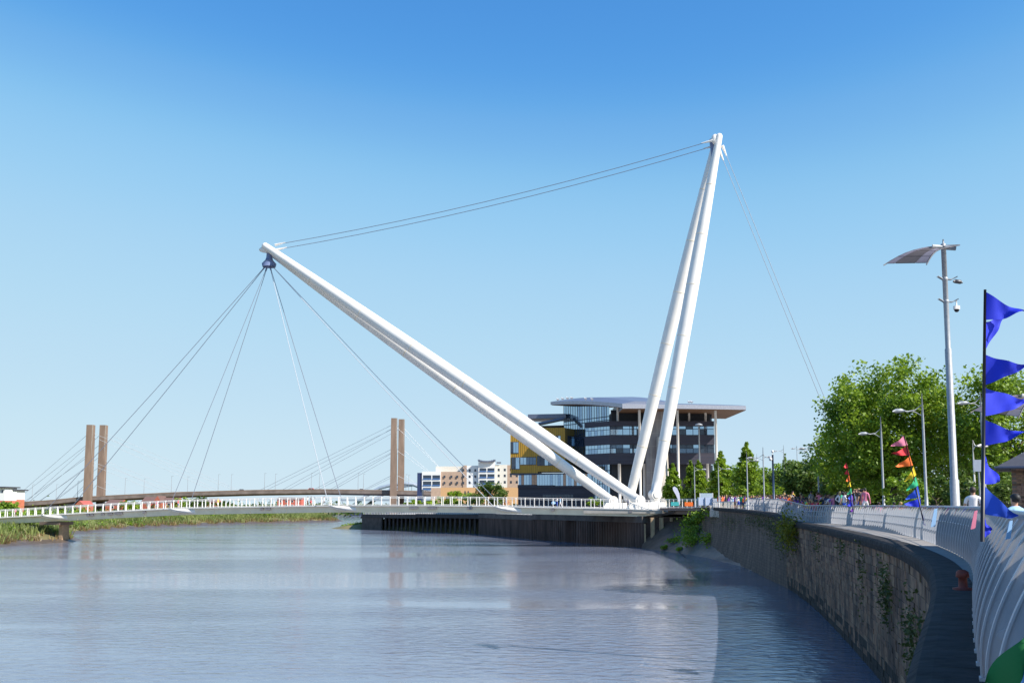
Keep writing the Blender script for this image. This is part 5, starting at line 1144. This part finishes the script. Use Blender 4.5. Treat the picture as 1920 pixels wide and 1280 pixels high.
for dx in (-.52, .52):
    q = MB(); ring = [c+Vector((dx+.33*math.cos(a*.5236), 0, .34+.33*math.sin(a*.5236))) for a in range(13)]; q.tube(ring, .025, 5, cap=False); mk('wheel', q, BLK, t)
q = MB(); a1, a2, a3, a4 = [c+Vector(v) for v in ((-.52, 0, .34), (-.15, 0, .85), (.38, 0, .85), (.52, 0, .34))]; a5 = c+Vector((-.05, 0, .32)); q.tube([a1, a2, a5, a1], .025, 5); q.tube([a2, a3, a5], .025, 5); q.tube([a3, a4], .025, 5); mk('frame', q, RED, t); mk('handlebar', MB().tube([a3+Vector((0, -.25, .15)), a3+Vector((.03, 0, .15)), a3+Vector((0, .25, .15))], .02, 5), BLK, t); mk('saddle', MB().box(a2+Vector((0, 0, .06)), (.24, .12, .05)), BLK, t)
person(c+Vector((-.1, 0, .12)), -1.57, 2, GRY, DEN, HAIR[1], 0, 'person riding the bicycle across the footbridge', True, SKIN, None, .93)
# event furniture by the bridge end
b = gbase(1274, 168); t = root('feather_banner', b, 'white teardrop feather banner leaning at the bridge end', 'banner'); q = MB(); pts_ = [(0, 0), (.12, 1.0), (.0, 2.0), (-.35, 2.9), (-.8, 3.2), (-1.1, 3.0), (-1.05, 2.6), (-.6, 1.8), (-.2, .9)]
q.add([b+Vector((x, 0, z_+.2)) for x, z_ in pts_]+[b+Vector((x, .02, z_+.2)) for x, z_ in pts_], [tuple(range(9)), tuple(range(17, 8, -1))]); mk('cloth', q, cloth('lilac_white_cloth', (.6, .6, .72)), t); mk('pole', MB().tube([b, b+Vector((.13, .03, 1.2)), b+Vector((0, .03, 2.2)), b+Vector((-.4, .03, 3.15))], .02, 6), GALV, t)
for k, (px, Y, m, lab) in enumerate(((1316, 152, cloth('blue_white_sheet', (.45, .52, .68)), 'blue white covered barrier panel left of the platform'), (1329, 149, MATS['blue_white_sheet'], 'blue white covered barrier panel nearest the platform railing'), (1265, 165, TEAL, 'teal covered stall table behind the approach railing'), (1291, 160, ORG, 'orange slatted bench behind the approach railing'))):
    b = gbase(px, Y); t = root('barrier' if k < 2 else 'stall_table' if k == 2 else 'bench', b, lab, 'barrier' if k < 2 else 'table' if k == 2 else 'bench'); h_ = 1.5 if k < 2 else .8
    mk('panel' if k < 2 else 'top', MB().box(b+Vector((0, 0, h_*.6)), (1.3, .12 if k < 2 else .6, h_*.8)), m, t)
    for s in (-.55, .55): mk('leg', MB().box(b+Vector((s, 0, h_*.5)), (.06, .5, h_)), GALV, t)
b = gbase(1318, 154); t = root('glass_shelter', b, 'small pale glass screen beside the covered barriers', 'screen'); mk('pane', MB().box(b+Vector((.6, .3, 1.7)), (2.0, .05, .9)), mat('pale_screen_glass', (.5, .6, .7), .15, .2), t)
for s in (-.4, 1.6): mk('post', MB().box(b+Vector((s, .3, 1.1)), (.08, .08, 2.2)), WHITE, t)
bx_ = gbase(1340, 151); t = root('equipment_cabinet', bx_, 'grey metal cabinet at the left end of the platform railing', 'cabinet'); mk('body', MB().box(bx_+Vector((0, 0, .65)), (.9, .6, 1.3)), mat('cabinet_grey', (.35, .38, .45), .5), t); mk('door', MB().box(bx_+Vector((0, -.31, .65)), (.8, .03, 1.15)), MATS['cabinet_grey'], t)
# gulls on the canopy edge
for k, (px, py) in enumerate(((1046, 751.5), (1055, 750), (1064, 749), (1072, 748.6), (1098, 750), (1110, 751), (1292, 756.2), (1297, 756.4))):
    c = P(px, py, 233); t = root('gull', c, 'white gull on the dark building roof, %s from the left' % ('first', 'second', 'third', 'fourth', 'fifth', 'sixth', 'seventh', 'eighth')[k], 'gull', 'gulls on the roof'); q = MB(); q.ball(c+Vector((0, 0, .35)), (.34, .18, .2)); mk('body', q, WHT, t, True); q = MB(); q.ball(c+Vector((-.27, 0, .58)), .11); q.tube([c+Vector((-.37, 0, .57)), c+Vector((-.48, 0, .55))], [.03, .01], 5); mk('head', q, WHT, t, True); mk('wing', MB().box(c+Vector((.1, -.1, .42)), (.5, .22, .1)), GRY, t); mk('legs', MB().tube([c, c+Vector((0, 0, .2))], .03, 5), YEL, t)
